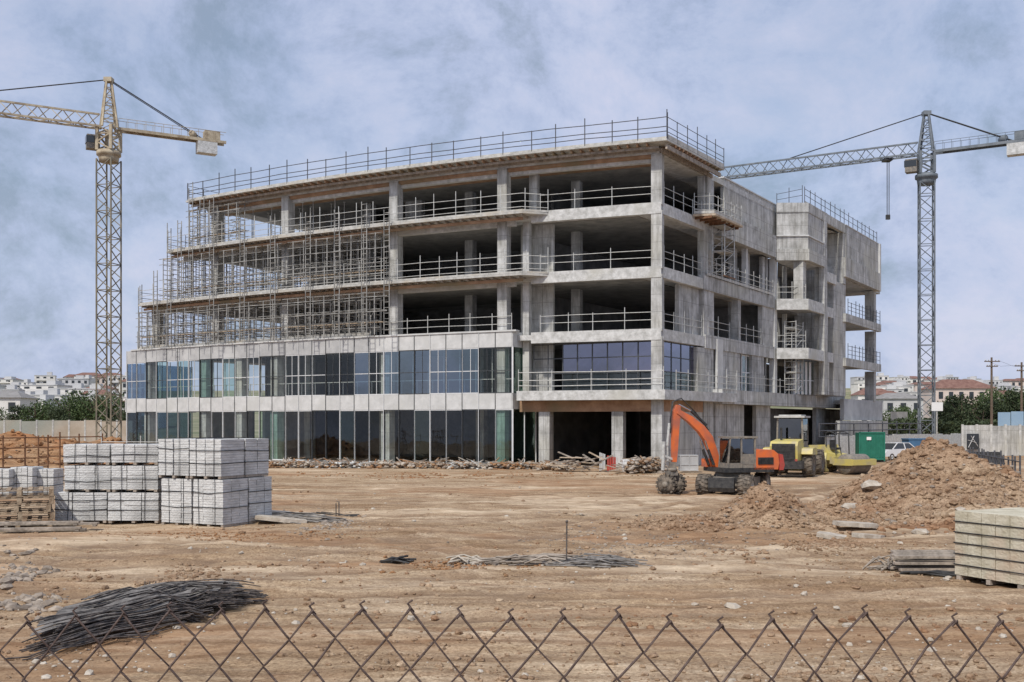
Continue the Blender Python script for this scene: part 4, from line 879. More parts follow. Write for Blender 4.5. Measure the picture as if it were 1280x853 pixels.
# lugged compaction wheels on the stick end
b = MB(UM); b.box((3.05, BY, 1.42), (.25, .3, .35)); b.lathe([(.01, 1.15), (.24, 1.15), (.24, 1.3), (.01, 1.3)], (3.08, BY, 0), 'z', 14); b.box((3.1, BY, 1.05), (.5, .35, .22)); b.build('attachment_head', M['dusty'], ex, True)
CM = UM @ Matrix.Translation((3.12, BY, 0)) @ Matrix.Rotation(R(-52), 4, 'Z')
b = MB(CM); b.tube([(0, -.6, .52), (0, .6, .52)], .09, 8); b.bar((0, -.16, .55), (0, -.1, 1.1), .1, .3); b.bar((0, .16, .55), (0, .1, 1.1), .1, .3); b.build('wheel_yoke', M['dusty'], ex, True)
for y in (-.46, .46):
    b = MB(CM); r = .42; b.lathe([(r * .3, y - .16), (r, y - .17), (r, y + .17), (r * .3, y + .16)], (0, 0, .52), 'y', 22)
    for i in range(15):
        a = 2 * PI * i / 15
        for dy in (-.1, .1):
            a2 = a + (.2 if dy > 0 else 0); b.bar((math.cos(a2) * r * .95, y + dy, .52 + math.sin(a2) * r * .95), (math.cos(a2) * r * 1.22, y + dy, .52 + math.sin(a2) * r * 1.22), .1, .13)
    cw_ = b.build('compaction_wheel', M['tyre'], ex, True)
    b = MB(CM); sg = 1 if y > 0 else -1; b.lathe([(.01, y + sg * .2), (r * .34, y + sg * .2), (r * .4, y - sg * .1)], (0, 0, .52), 'y', 14)
    for i in range(6): a = 2 * PI * i / 6; b.bar((math.cos(a) * r * .3, y + sg * .12, .52 + math.sin(a) * r * .3), (math.cos(a) * r * .95, y + sg * .12, .52 + math.sin(a) * r * .95), .06)
    b.build('hub', M['dusty'], cw_, True)
ex.scale = (.95, .95, .92)

# wheel loader seen from the rear ---------------------------------
LY = 60.6; LX = PX(986, LY)
ld = thing('wheel_loader', (LX, LY, gz(LX, LY)), 'yellow wheel loader with black rear grille and pale roofed cab', 'loader', None, math.atan2(.87, .42))
for sx, in ((0.0,), (2.9,)):
    for sy in (-1, 1): wheel((sx + .35, sy * 1.0, .72), .72, .55, ld, 16, 'dusty' if 1 else 'yellow', sy)
b = MB(); b.extr([(-1.35, .95), (-1.42, 1.75), (-1.2, 2.0), (.35, 2.12), (.35, .95)], -.72, .72); hd = b.build('engine_cover', M['yellow'], ld, True)
b = MB(); b.box((-1.46, 0, 1.42), (.1, 1.2, .92))
for k in range(9): b.box((-1.52, 0, 1.05 + k * .09), (.03, 1.14, .02))
b.build('grille', M['black'], hd, True)
b = MB(); b.box((-1.15, 0, .72), (.9, 1.9, .42)); b.box((-.1, 0, .8), (1.6, .9, .4)); b.box((2.4, 0, .85), (2.6, .7, .45)); b.build('chassis', M['black'], ld, True)
for sy in (-1, 1):
    b = MB(); b.lathe([(.01, .06), (.1, .05), (.1, -.05), (.01, -.05)], (0, 0, 0), 'z', 10); 
    b = MB(); b.box((-1.45, sy * .62, .98), (.06, .2, .14)); b.build('tail_light', M['red'], ld, True)
    b = MB(); b.extr([(-.45, 1.3), (-.3, 1.6), (.3, 1.65), (.95, 1.6), (1.1, 1.3), (1.05, 1.25), (-.4, 1.25)], sy * 1.0 - .32, sy * 1.0 + .32); b.build('mudguard', M['yellow'], ld, True)
b = MB()
for (x, y) in ((.3, -.68), (.3, .68), (1.75, -.68), (1.75, .68)): b.bar((x, y, 1.9), (x, y * .95, 3.3), .09)
b.box((1.02, 0, 1.7), (1.5, 1.4, .55)); b.box((1.02, 0, 2.2), (.06 + 1.45, .06, .05)); cb = b.build('cab', M['dusty'], ld, True)
b = MB(); b.box((1.02, 0, 3.36), (1.85, 1.62, .1)); b.box((1.02, 0, 3.44), (1.4, 1.2, .08)); b.build('cab_roof', M['board'], cb, True)
b = MB(); b.box((.28, 0, 2.65), (.02, 1.25, 1.2)); b.box((1.02, .68, 2.65), (1.35, .02, 1.2)); b.box((1.02, -.68, 2.65), (1.35, .02, 1.2)); b.box((1.77, 0, 2.65), (.02, 1.25, 1.2)); b.build('cab_window', M['glass_d'], cb, True)
b = MB(); b.box((.9, 0, 2.2), (.5, .5, .15)); b.box((.62, 0, 2.55), (.14, .5, .7)); b.build('seat', M['black'], cb, True)
b = MB(); b.tube([(-.5, .3, 2.05), (-.5, .3, 2.75)], .06, 8); b.build('exhaust', M['black'], ld, True)
for sy in (-.45, .45):
    b = MB(); plate(b, [(2.2, 1.7), (3.2, 1.5), (4.1, .75)], [.28, .34, .22], sy - .07, sy + .07); b.build('lift_arm', M['yellow'], ld, True)
b = MB(); b.extr([(4.1, .15), (5.1, .1), (5.15, .2), (4.4, .35), (4.2, .8), (4.5, 1.2), (4.35, 1.25), (4.02, .8)], -1.3, 1.3); b.build('bucket', M['yellow'], ld, True)

ld.scale = (1.08, 1.08, 1.04)
# small roller behind ---------------------------------------------
RY = 66.0; RX = PX(1047, RY)
rl = thing('road_roller', (RX, RY, gz(RX, RY)), 'yellow open roller with roll bar parked behind the wheel loader', 'roller', None, math.atan2(-.83, .5) )
for sy in (-1, 1): wheel((-1.2, sy * .72, .62), .62, .42, rl, 14, 'yellow', sy)
b = MB(); b.lathe([(.01, -.9), (.6, -.9), (.62, -.86), (.62, .86), (.6, .9), (.01, .9)], (1.3, 0, .62), 'y', 28); b.build('drum', M['dusty'], rl, True)
b = MB(); b.box((1.3, 1.0, .75), (1.5, .12, .4)); b.box((1.3, -1.0, .75), (1.5, .12, .4)); b.box((.45, 0, .85), (.3, 2.1, .45)); b.box((2.08, 0, .75), (.15, 2.1, .35)); b.build('drum_frame', M['yellow'], rl, True)
b = MB(); b.extr([(-2.0, .9), (-2.05, 1.5), (-1.8, 1.75), (-.5, 1.8), (-.3, 1.3), (.3, 1.2), (.3, .8)], -.6, .6); b.build('body', M['yellow'], rl, True)
b = MB(); b.box((-2.06, 0, 1.25), (.06, .9, .5)); b.build('grille', M['black'], rl, True)
b = MB()
for sy in (-.6, .6): b.tube([(-.4, sy, 1.7), (-.42, sy, 2.55), (-.1, sy, 2.65), (.35, sy, 2.5), (.4, sy, 1.2)], .04, 6)
b.tube([(-.3, -.6, 2.64), (-.3, .6, 2.64)], .04, 6); b.tube([(.33, -.6, 2.5), (.33, .6, 2.5)], .04, 6); b.build('roll_bar', M['black'], rl, True)
b = MB(); b.box((-.15, 0, 1.55), (.45, .5, .14)); b.box((-.38, 0, 1.85), (.12, .5, .5)); b.build('seat', M['black'], rl, True)
b = MB(); b.tube([(.3, 0, 1.2), (.15, 0, 1.8)], .03, 6); b.build('steering_column', M['black'], rl, True)

# cars -------------------------------------------------------------
def car(px, Y, rz, m, lab):
    x = PX(px, Y); c = thing('parked_car', (x, Y, gz(x, Y)), lab, 'car', 'cars parked beyond the site', rz)
    b = MB(); prof = [(-2.1, .35), (-2.15, .75), (-1.95, .92), (-1.2, .98), (.95, .95), (1.95, .8), (2.12, .6), (2.1, .35)]
    b.extr(prof[::-1], -.85, .85); bd = b.build('body', m, c, True)
    b = MB(); vs = []
    for (x_, z_, w_) in ((-1.75, .95, .78), (-1.1, 1.42, .6), (.35, 1.44, .6), (1.15, .94, .78)):
        vs += [(x_, -w_, z_), (x_, w_, z_)]
    b.add(vs, [(0, 1, 3, 2), (4, 5, 7, 6), (0, 2, 4, 6), (1, 7, 5, 3)]); b.build('windows', M['winglass'], c, True)
    b = MB(); b.box((-.38, 0, 1.45), (1.5, 1.2, .04)); 
    for (a, d) in ((( -1.75, .79, .95), (-1.1, .61, 1.44)), ((.35, .61, 1.46), (1.15, .79, .94)), ((-.4, .8, .95), (-.4, .62, 1.44))):
        for s_ in (-1, 1): b.bar((a[0], a[1] * s_, a[2]), (d[0], d[1] * s_, d[2]), .06)
    b.build('roof', m, c, True)
    for sx in (-1.3, 1.3):
        for sy in (-1, 1): wheel((sx, sy * .76, .31), .31, .2, c, 0, 'galv', sy)
    for sy in (-1, 1):
        b = MB(); b.box((2.07, sy * .62, .68), (.08, .3, .12)); b.build('headlight', M['white'], c, True)
        b = MB(); b.box((-2.13, sy * .66, .75), (.05, .24, .14)); b.build('tail_light', M['red'], c, True)
    return c
car(1118, 88, R(-150), M['carwhite'], 'white car parked left of the soil heap in front of the corrugated fence')
car(1272, 105, R(5), M['carwhite'], 'white car in front of the boundary wall at the right edge')
car(10, 110, R(10), M['cargrey'], 'dark car by the boundary wall at the left edge')
# green container ---------------------------------------------------
GY = 84.0; GX = PX(1087, GY); g = thing('green_container', (GX, GY, 0), 'small dark green site container with ribbed sides', 'container', None, R(-8))
b = MB(); b.box((0, 0, 1.3), (1.9, 1.9, 2.1)); 
for i in range(9): b.box((-.8 + i * .2, -.97, 1.3), (.07, .05, 1.8)); b.box((.97, -.8 + i * .2, 1.3), (.05, .07, 1.8))
for x in (-.95, .95): b.box((x, -.95, 1.25), (.12, .12, 2.3))
b.box((0, -.96, 2.36), (2.0, .1, .12)); b.box((0, -.96, .25), (2.0, .1, .12)); b.build('body', M['green'], g, True)
b = MB(); b.box((-.25, -1.03, 1.9), (.35, .02, .25)); b.build('notice', M['white'], g, True)
b = MB(); b.box((0, 0, .12), (1.8, 1.8, .14)); b.build('skid', M['black'], g, True)

# ---------------------------------------------------------------- block packs on the left
def pack(P, ang, L, W, z0, z1, lab, cols=3, grp='packs of grey blocks at left', m='blockg', rowh=.1, tilt=0, name='block_pack', straps=True):
    root = thing(name, (P[0], P[1], z0), lab, 'block pack', grp, ang)
    rg = random.Random(hash(lab) % 1000 if False else len(lab) * 13 + int(z0 * 10) + int(P[0] * 7))
    b = MB(); H = z1 - z0 - .08; nr = max(3, int(H / rowh)); cw = L / cols; rws = max(1, round(W / cw)); ww = W / rws
    for i in range(cols):
        for k in range(rws):
            if 0 < i < cols - 1 and 0 < k < rws - 1: continue
            ox = rg.uniform(-.012, .012); oy = rg.uniform(-.02, .02)
            for r_ in range(nr):
                b.box((-L / 2 + cw * (i + .5) + ox + rg.uniform(-.006, .006), -W / 2 + ww * (k + .5) + oy + rg.uniform(-.01, .01), .08 + H * (r_ + .5) / nr), (cw - .016, ww - .016, H / nr - .006), rg.uniform(-.008, .008))
    b.build('blocks', M[m], root, True)
    b = MB(); 
    for x in (-L * .45, 0, L * .45): b.box((x, 0, .04), (.1, W * .98, .075))
    b.build('bearer', M['wood_old'], root, True)
    if straps:
        for t_ in (.38, .72)[:1 if H < .8 else 2]:
            b = MB(); z = .08 + H * t_ + rg.uniform(-.05, .05); dz = rg.uniform(-.05, .05); e2 = .016
            b.tube([(-L / 2 - e2, -W / 2 - e2, z), (0, -W / 2 - e2, z - dz), (L / 2 + e2, -W / 2 - e2, z), (L / 2 + e2, W / 2 + e2, z + dz), (-L / 2 - e2, W / 2 + e2, z), (-L / 2 - e2, -W / 2 - e2, z)], .012, 4, False); b.build('strap', M['strap'], root, True)
        for x in (-L / 4, L / 4):
            b = MB(); x += rg.uniform(-.05, .05); b.tube([(x, -W / 2 - .02, .0), (x + rg.uniform(-.04, .04), -W / 2 - .02, H + .1), (x, W / 2 + .02, H + .1), (x, W / 2 + .02, 0)], .01, 4, False); b.build('strap', M['strap'], root, True)
    return root
C0 = Vector((PX(279, 31.3), 31.3, 0)); dL = Vector((PX(201, 32.3), 32.3, 0)) - C0; fL = dL.length; dL.normalize(); aL = math.atan2(-dL.y, -dL.x)
dR = Vector((math.cos(aL + PI / 2), math.sin(aL + PI / 2), 0)); dR = Vector((PX(336, 33.6), 33.6, 0)) - C0; RL = dR.length; dR.normalize()
dP = Vector((-dL.y, dL.x, 0)); dP = dP if dP.y > 0 else -dP
zt = 2.68; zm = 1.46; g0 = .02
nmz = {0: 'lower', 1: 'upper'}
hw = fL / 2; hd_ = 1.2
for ly, (z0, z1) in enumerate(((g0, zm), (zm + .02, zt))):
    for i in range(2):
        for k in range(2):
            Lk_ = hw - .03; ctr = C0 + dL * (hw * (i + .5)) + dP * (hd_ * (k + .5)) + Vector((rnd.uniform(-.03, .03) - (.12 if ly else 0), rnd.uniform(-.03, .03), 0))
            pack(ctr, aL + rnd.uniform(-.02, .02), Lk_, hd_ - .04, z0, z1, f'{nmz[ly]} grey block pack of the tall right stack, {"right" if i == 0 else "left"} one in the {"front" if k == 0 else "rear"} row', 2 if ly else 3, rowh=.075)
C1 = Vector((PX(200, 32.7), 32.7, 0)); fL1 = 3.35; dl1 = Vector((-1, .03, 0)).normalized()
for ly, (z0, z1, n, sh) in enumerate(((.02, .98, 2, .0), (1.0, 1.83, 2, .12), (1.85, 2.5, 2, .2))):
    Wd = (fL1 - (.3 if ly else 0)) / n
    for i in range(n):
        ctr = C1 + dl1 * (Wd * (i + .5) + .02 + sh * .2) + Vector((0, .65, 0))
        pack(ctr, rnd.uniform(-.03, .02), Wd - .05, 1.25, z0, z1, f'grey block pack in the {["bottom", "middle", "top"][ly]} layer of the left stack, {"right" if i == 0 else "left"} half', 3 if ly < 2 else 2, rowh=.075)
# farther block packs left
for i, (px, Y, n, h) in enumerate(((5, 45, 2, 1.25), (34, 45.5, 2, 1.3), (60, 46, 1, 1.2))):
    x = PX(px, Y); pack((x, Y, 0), .02, .95, 1.1, gz(x, Y), gz(x, Y) + h, f'bluish grey block pack behind the pallets, {["leftmost", "middle", "rightmost"][i]} of three', 2, 'farther block packs', rowh=.1)
# cream block pack on the right
Q0 = Vector((PX(1193, 20.9), 20.9, 0)); Q1 = Vector((PX(1262, 19.75), 19.75, 0)); dq = (Q1 - Q0).normalized(); aq = math.atan2(dq.y, dq.x); nq = Vector((-dq.y, dq.x, 0))
zq = gz(Q0.x, Q0.y); Lq = 1.6; Wq = 1.9; cq = Q0 + dq * Lq / 2 + nq * Wq / 2
root = thing('block_pallet', (cq.x, cq.y, zq), 'strapped pallet of cream building blocks at the right edge', 'block pallet', None, aq)
b = MB()
for r_ in range(6):
    for i in range(5):
        for k in range(6):
            if 0 < i < 4 and 0 < k < 5 and r_ < 5: continue
            b.box((-Lq / 2 + Lq / 5 * (i + .5) + rnd.uniform(-.004, .004), -Wq / 2 + Wq / 6 * (k + .5) + rnd.uniform(-.006, .006), .1 + .215 * (r_ + .5)), (Lq / 5 - .014, Wq / 6 - .014, .2))
b.build('blocks', M['blocky'], root, True)
for r_ in (1, 2, 3, 4, 5):
    b = MB(); z = .1 + .215 * r_; b.tube([(-Lq / 2 - .01, -Wq / 2 - .01, z), (Lq / 2 + .01, -Wq / 2 - .01, z), (Lq / 2 + .01, Wq / 2 + .01, z), (-Lq / 2 - .01, Wq / 2 + .01, z), (-Lq / 2 - .01, -Wq / 2 - .01, z)], .012, 4, False); b.build('strap', M['strap'], root, True)
b = MB()
for x in (-.7, 0, .7): b.box((x, 0, .05), (.1, Wq, .09))
b.build('pallet', M['wood_old'], root, True)

# pallets at left --------------------------------------------------
def pallet_mesh(b, c, ang, L=1.25, W=1.0, h=.15):
    Mx = b.M; b.M = Matrix.Translation(c) @ Matrix.Rotation(ang, 4, 'Z')
    for i in range(7): b.box((-L / 2 + .06 + i * (L - .12) / 6, 0, h - .012), (.12, W, .022))
    for y in (-W / 2 + .05, 0, W / 2 - .05):
        b.box((0, y, h - .035), (L, .1, .022)); b.box((0, y, .012), (L, .1, .022))
        for x in (-L / 2 + .07, 0, L / 2 - .07): b.box((x, y, h / 2 - .01), (.13, .1, h - .07))
    b.M = Mx
pc = Vector((PX(24, 31.9), 31.9, 0))
for k in range(5):
    b = MB(); pallet_mesh(b, pc + Vector((rnd.uniform(-.04, .04), rnd.uniform(-.04, .04), gz(pc.x, pc.y) + .1 + k * .235)), R(24) + rnd.uniform(-.05, .05), 1.9, 1.5, .225)
    tag(b.build('wooden_pallet', M['wood_brown']), f'weathered wooden pallet, {ORD[k]} from the bottom of the stack at the left edge', 'pallet', 'stacked wooden pallets')
p0 = Vector((PX(-30, 30.0), 30.0, 0))
for k, (dx, dy, L, rz) in enumerate(((0, 0, 3.1, 4), (.1, -.35, 2.9, 6), (.3, .35, 3.0, 2), (-.1, -.1, 3.0, 5))):
    b = MB(); c = Vector((PX(38, 30.5) + dx, 30.5 + dy, gz(-14, 30.5) + .08 + k * .075)); b.M = Matrix.Translation(c) @ Matrix.Rotation(R(rz + 4), 4, 'Z'); b.box((0, 0, 0), (L, .22, .06)); b.box((L / 2 - .1, 0, -.05), (.1, .2, .07)); b.box((-L / 2 + .4, 0, -.05), (.1, .2, .07))
    tag(b.build('timber_plank', M['wood_old']), ['lowest', 'front', 'rear', 'topmost'][k] + ' long timber plank lying before the pallet stack', 'plank', 'planks by the pallets')

# ---------------------------------------------------------------- soil heaps
def heap(name, cx_, cy_, rx, ry, H, m, lab, seed, lumps=(), n=90, clods=1500, cs=(.03, .15), sharp=1.1):
    root = thing(name, (cx_, cy_, 0), lab, 'soil heap', 'heaps of excavated soil'); vs = []; fs = []
    def hz(x, y):
        h = 0
        for (lx, ly, lr, lry, lh) in ((0, 0, rx, ry, H),) + tuple(lumps):
            d = math.hypot((x - lx) / lr, (y - ly) / lry); d += .13 * nz(x * .6 + seed, y * .6) + .05 * nz(x * 2.2 + seed, y * 2.2)
            v = lh * max(0, 1 - d) ** sharp; h = max(h, v) + .25 * min(h, v)
        if h > 0: h += min(1, h * 3) * (.16 * nz(x * 1.1, y * 1.1, seed) + .09 * nz(x * 3, y * 3, seed) + .05 * nz(x * 8, y * 8, seed))
        return h
    ex_ = max([rx * 1.35] + [abs(l[0]) + l[2] * 1.25 for l in lumps]); ey_ = max([ry * 1.35] + [abs(l[1]) + l[3] * 1.25 for l in lumps])
    for j in range(n + 1):
        for i in range(n + 1):
            x = -ex_ + 2 * ex_ * i / n; y = -ey_ + 2 * ey_ * j / n; h = hz(x, y); vs.append((cx_ + x, cy_ + y, gz(cx_ + x, cy_ + y) + (h if h > .02 else -.6)))
    for j in range(n):
        for i in range(n): a = j * (n + 1) + i; fs.append((a, a + 1, a + n + 2, a + n + 1))
    b = MB(); b.add(vs, fs); b.build('heap_body', m, root)
    b = MB(); rg = random.Random(seed)
    cnt = 0
    while cnt < clods:
        x = rg.uniform(-ex_, ex_); y = rg.uniform(-ey_, ey_ * .5); h = hz(x, y)
        if h < .03 and rg.random() > .06: continue
        s_ = cs[0] * (cs[1] / cs[0]) ** (rg.random() ** 2.2); b.rock((cx_ + x, cy_ + y, gz(cx_ + x, cy_ + y) + max(0, h) + s_ * .15), s_, .8, rg); cnt += 1
    o = b.build('clods', m, root); o['kind'] = 'stuff'
    b = MB()
    for _ in range(int(clods * .14)):
        x = rg.uniform(-ex_, ex_) * .9; y = rg.uniform(-ey_, ey_ * .4); h = hz(x, y)
        if h < .03: continue
        s_ = cs[0] * (cs[1] / cs[0]) ** (rg.random() ** 2); b.rock((cx_ + x, cy_ + y, gz(cx_ + x, cy_ + y) + h + s_ * .2), s_ * .8, .6, rg)
    o = b.build('stones', M['gravel'], root); o['kind'] = 'stuff'
    return hz
HX, HY = PX(1170, 37.5), 37.5
hzb = heap('soil_heap', HX, HY, 4.2, 5.6, 2.28, M['soil'], 'big heap of reddish brown soil and stones on the right', 11, ((-3.0, -2.5, 2.2, 2.6, .45), (2.2, -1, 2.6, 4, 1.3), (-1, -4.5, 4.2, 3.0, .7), (.3, 1.2, 2.8, 3.2, 1.5)), 150, 5200, (.03, .16))
HX2, HY2 = PX(955, 33.0), 33.0
heap('soil_heap', HX2, HY2, 1.9, 1.9, 1.3, M['soil'], 'small heap of reddish brown soil in front of the excavator and loader', 23, ((-2.2, -.8, 2.4, 1.6, .45), (2.0, -.3, 2.2, 1.8, .45)), 110, 2600, (.025, .11))
heap('soil_heap', PX(45, 75), 75, 9, 5, 2.0, M['soil_o'], 'orange soil bank behind the grey block packs at left', 31, ((6, 0, 5, 4, 1.2),), 60, 500, (.08, .3))
heap('soil_heap', PX(20, 100), 100, 12, 6, 2.3, M['soil_o'], 'low orange soil bank along the boundary wall at left', 37, ((9, 0, 7, 4, 1.6),), 50, 400, (.1, .35))
# pale stones and slabs on and before the heap
for i, (px, py, s_, lab) in enumerate(((1090, 611, .42, 'flat pale boulder high on the front of the big soil heap'), (1063, 636, .33, 'white broken boulder on the foot of the big soil heap'), (1150, 668, .28, 'pale stone low on the big soil heap, near the stacked timber'), (915, 758, .16, 'round pink stone just above the fence mesh'), (1200, 640, .2, 'small pale stone beside the cream blocks'))):
    if i in (0, 1, 2, 4):
        best = None
        for k in range(200):
            Y = 26 + k * .06; x = PX(px, Y); h = hzb(x - HX, Y - HY) if abs(x - HX) < 6 else 0
            if ZZ(py, Y) <= gz(x, Y) + max(h, 0): best = (x, Y, gz(x, Y) + max(h, 0)); break
        if not best: Y = YG(py); best = (PX(px, Y), Y, gz(PX(px, Y), Y))
    else: Y = YG(py); x = PX(px, Y); best = (x, Y, gz(x, Y))
    b = MB(); b.rock((best[0], best[1], best[2] + s_ * .2), s_, .5); tag(b.build('boulder', M['stone']), lab, 'stone', 'pale stones about the heaps')
for i, (px, py, L, rz, lab) in enumerate(((1068, 664, 1.3, 12, 'broad broken concrete slab lying at the foot of the big heap'), (1040, 672, .8, -20, 'small broken concrete slab left of the broad one'), (1085, 672, .9, 30, 'tilted concrete piece right of the broad slab'), (352, 655, 1.6, 8, 'pale concrete slab lying right of the grey block stacks'), (385, 650, 1.1, -12, 'smaller concrete slab beyond the pale one'), (340, 645, 1.3, 18, 'tilted concrete slab against the block stack'))):
    Y = YG(py); x = PX(px, Y); b = MB(); b.M = Matrix.Translation((x, Y, gz(x, Y) + .1)) @ Matrix.Rotation(R(rz), 4, 'Z') @ Matrix.Rotation(R(rnd.uniform(-6, 9)), 4, 'Y')
    b.prism([(-L / 2, -.28), (L * .1, -.36), (L / 2, -.2), (L * .46, .25), (-.1, .33), (-L * .45, .22)], -.05, .07); tag(b.build('concrete_slab', M['stone']), lab, 'slab', 'broken concrete slabs')

# ---------------------------------------------------------------- rebar
def rod_pile(name, pts_fn, n, r, m, lab, cat, grp, ties=0):
    b = MB()
    for i in range(n): b.tube(pts_fn(i), r, 4)
    o = b.build(name, m); tag(o, lab, cat, grp); return o
# big black bundle, bottom left: five overlapping tied bundles
xa, ya = PX(50, 15.2), 15.1; xb, yb = PX(325, 18.2), 18.0
labs = ['foremost', 'second', 'middle', 'fourth', 'rearmost']
for k in range(5):
    root = thing('rebar_bundle', ((xa + xb) / 2, (ya + yb) / 2 + k * .3, 0), f'{labs[k]} bundle in the heap of black reinforcing bars at lower left', 'rebar bundle', 'black reinforcing bar bundles')
    b = MB(); rg = random.Random(50 + k)
    base = Vector((xa + .1 + k * .04, ya - .3 + k * .66, 0)); end = Vector((xb - .85 + k * .14, yb - 1.5 + k * .46, 0))
    for i in range(120):
        oy = rg.gauss(0, .28); oz = min(.36, abs(rg.gauss(0, .18))) * (1 - min(1, abs(oy) / .6)) ; sx = rg.uniform(-.05, .6); ex2 = rg.uniform(-.4, .3); bow = rg.uniform(-.05, .12)
        pts = []
        for j in range(9):
            t_ = j / 8; p = base.lerp(end, t_); p.x += sx * (1 - t_) + ex2 * t_; p.y += oy * (1 + .5 * abs(t_ - .5)) + bow * math.sin(t_ * PI) * .8
            p.z = gz(p.x, p.y) + .03 + oz + .05 * math.sin(t_ * PI) + (.12 if k in (1, 2, 3) else .03) + .006 * math.sin(i + t_ * 5); pts.append(p)
        b.tube(pts, rg.uniform(.008, .012), 5)
    b.build('bars', M['rebar'], root); b = MB()
    for i in range(34):
        oy = rg.uniform(-.4, .4); pts = []
        for j in range(7): t_ = j / 6; p = base.lerp(end, .05 + t_ * .9); p.y += oy; p.z = gz(p.x, p.y) + .2 + .05 * math.sin(t_ * PI) + (.12 if k in (1, 2, 3) else .03) + .16 * (1 - abs(oy) / .5); pts.append(p)
        b.tube(pts, .009, 4)
    b.build('bars', M['rebar_light'], root)
    for t_ in (.3, .7):
        b = MB(); p = base.lerp(end, t_); z = gz(p.x, p.y); b.tube([(p.x, p.y - .3, z), (p.x, p.y - .22, z + .28), (p.x, p.y + .1, z + .38), (p.x, p.y + .35, z + .2), (p.x, p.y + .4, z)], .006, 4); b.build('tie_wire', M['galv'], root)
def strewn(cx_, cy_, L, W, n, m, r, lab, grp, seed, ang=0, zmax=.25, fan=.25, name='rebar_pile', cat='rebar'):
    rg = random.Random(seed); b = MB()
    for i in range(n):
        a = R(ang) + rg.gauss(0, fan); l = L * rg.uniform(.45, 1); x = cx_ + rg.uniform(-.5, .5) * L * .5; y = cy_ + rg.uniform(-.5, .5) * W; z = rg.random() ** 1.5 * zmax
        dx, dy = math.cos(a) * l / 2, math.sin(a) * l / 2
        b.tube([(x - dx, y - dy, gz(x - dx, y - dy) + .02 + z * rg.random()), (x, y, gz(x, y) + .03 + z), (x + dx, y + dy, gz(x + dx, y + dy) + .02 + z * rg.random())], r * rg.uniform(.8, 1.3), 4)
    return tag(b.build(name, m), lab, cat, grp)
strewn(PX(745, 23), 23.0, 1.7, .9, 60, M['rebar_light'], .013, 'fanned pile of grey rods right of the upright rod', 'rods strewn mid ground', 3, -8, .2)
strewn(PX(660, 23.3), 23.3, 1.9, .8, 60, M['wood_old'], .016, 'pile of pale rods left of the upright rod', 'rods strewn mid ground', 4, 8, .22)
strewn(PX(585, 23.6), 23.6, .9, .6, 26, M['stone'], .02, 'small scatter of pale sticks at the left end of the rod piles', 'rods strewn mid ground', 5, 4, .15, .6)
strewn(PX(495, 23.8), 23.8, .7, .4, 16, M['black'], .02, 'small dark scrap of rods left of the rod piles', 'rods strewn mid ground', 6, 0, .12, .4)
strewn(PX(370, 33.5), 33.6, 2.6, 1.3, 34, M['rebar_light'], .016, 'grey rods lying right of the grey block stacks', 'rods strewn mid ground', 8, -12, .2, .3)
strewn(PX(405, 36), 36, 2.2, .6, 10, M['black'], .02, 'thin dark rods lying farther right of the block stacks', 'rods strewn mid ground', 9, -14, .1, .1)
x = PX(708, 23); b = MB(); b.tube([(x, 23, gz(x, 23)), (x + .01, 23, gz(x, 23) + .95)], .018, 6); b.lathe([(.001, .95), (.03, .95), (.03, 1.0), (.001, 1.0)], (x + .01, 23, gz(x, 23)), 'z', 8); tag(b.build('upright_rod', M['rebar']), 'single dark rod standing upright among the rod piles', 'rod')
x = PX(420, 35.3); b = MB(); b.tube([(x, 35.3, 0), (x, 35.3, .45)], .02, 5); b.tube([(x + .1, 35.3, 0), (x + .1, 35.3, .5), (x + .02, 35.3, .5)], .02, 5); tag(b.build('upright_rod', M['rebar']), 'short hooked rods standing in the earth right of the grey stacks', 'rod')
x = PX(196, 20); b = MB()
for dx in (0, .09, .2): b.tube([(x + dx, 19.3, gz(x, 19.3)), (x + dx + .02, 19.3, gz(x, 19.3) + .28)], .014, 5)
b.tube([(x, 19.3, gz(x, 19.3) + .15), (x + .2, 19.3, gz(x, 19.3) + .18)], .012, 5); tag(b.build('upright_rod', M['rebar']), 'cluster of short rods standing behind the black bar bundles', 'rod')
# timber stack beside cream blocks
for k in range(14):
    rg = random.Random(k); row = k // 5; i = k % 5; Y = 22.2 + i * .22; x = PX(1157, Y) + rg.uniform(-.12, .12); z = gz(x, Y) + .08 + row * .13
    b = MB(Matrix.Translation((x, Y, z)) @ Matrix.Rotation(R(rg.uniform(-6, 3)), 4, 'Z')); b.box((0, 0, 0), (1.35 * rg.uniform(.85, 1.1), .14, .055)); 
    tag(b.build('timber_board', M['wood_old']), f'grey board stacked beside the cream blocks, {ORD[i]} from the front in the {["bottom", "middle", "top"][row]} row', 'board', 'stacked grey boards')
strewn(PX(1110, 22.8), 22.8, .8, .8, 30, M['wood_old'], .018, 'tangle of sticks at the left end of the grey board stack', 'rods strewn mid ground', 17, 10, .3, .9, 'stick_pile', 'sticks')
strewn(PX(1165, 21.6), 21.6, 1.2, .3, 12, M['black'], .02, 'dark rods lying before the grey board stack', 'rods strewn mid ground', 18, 3, .06, .1)

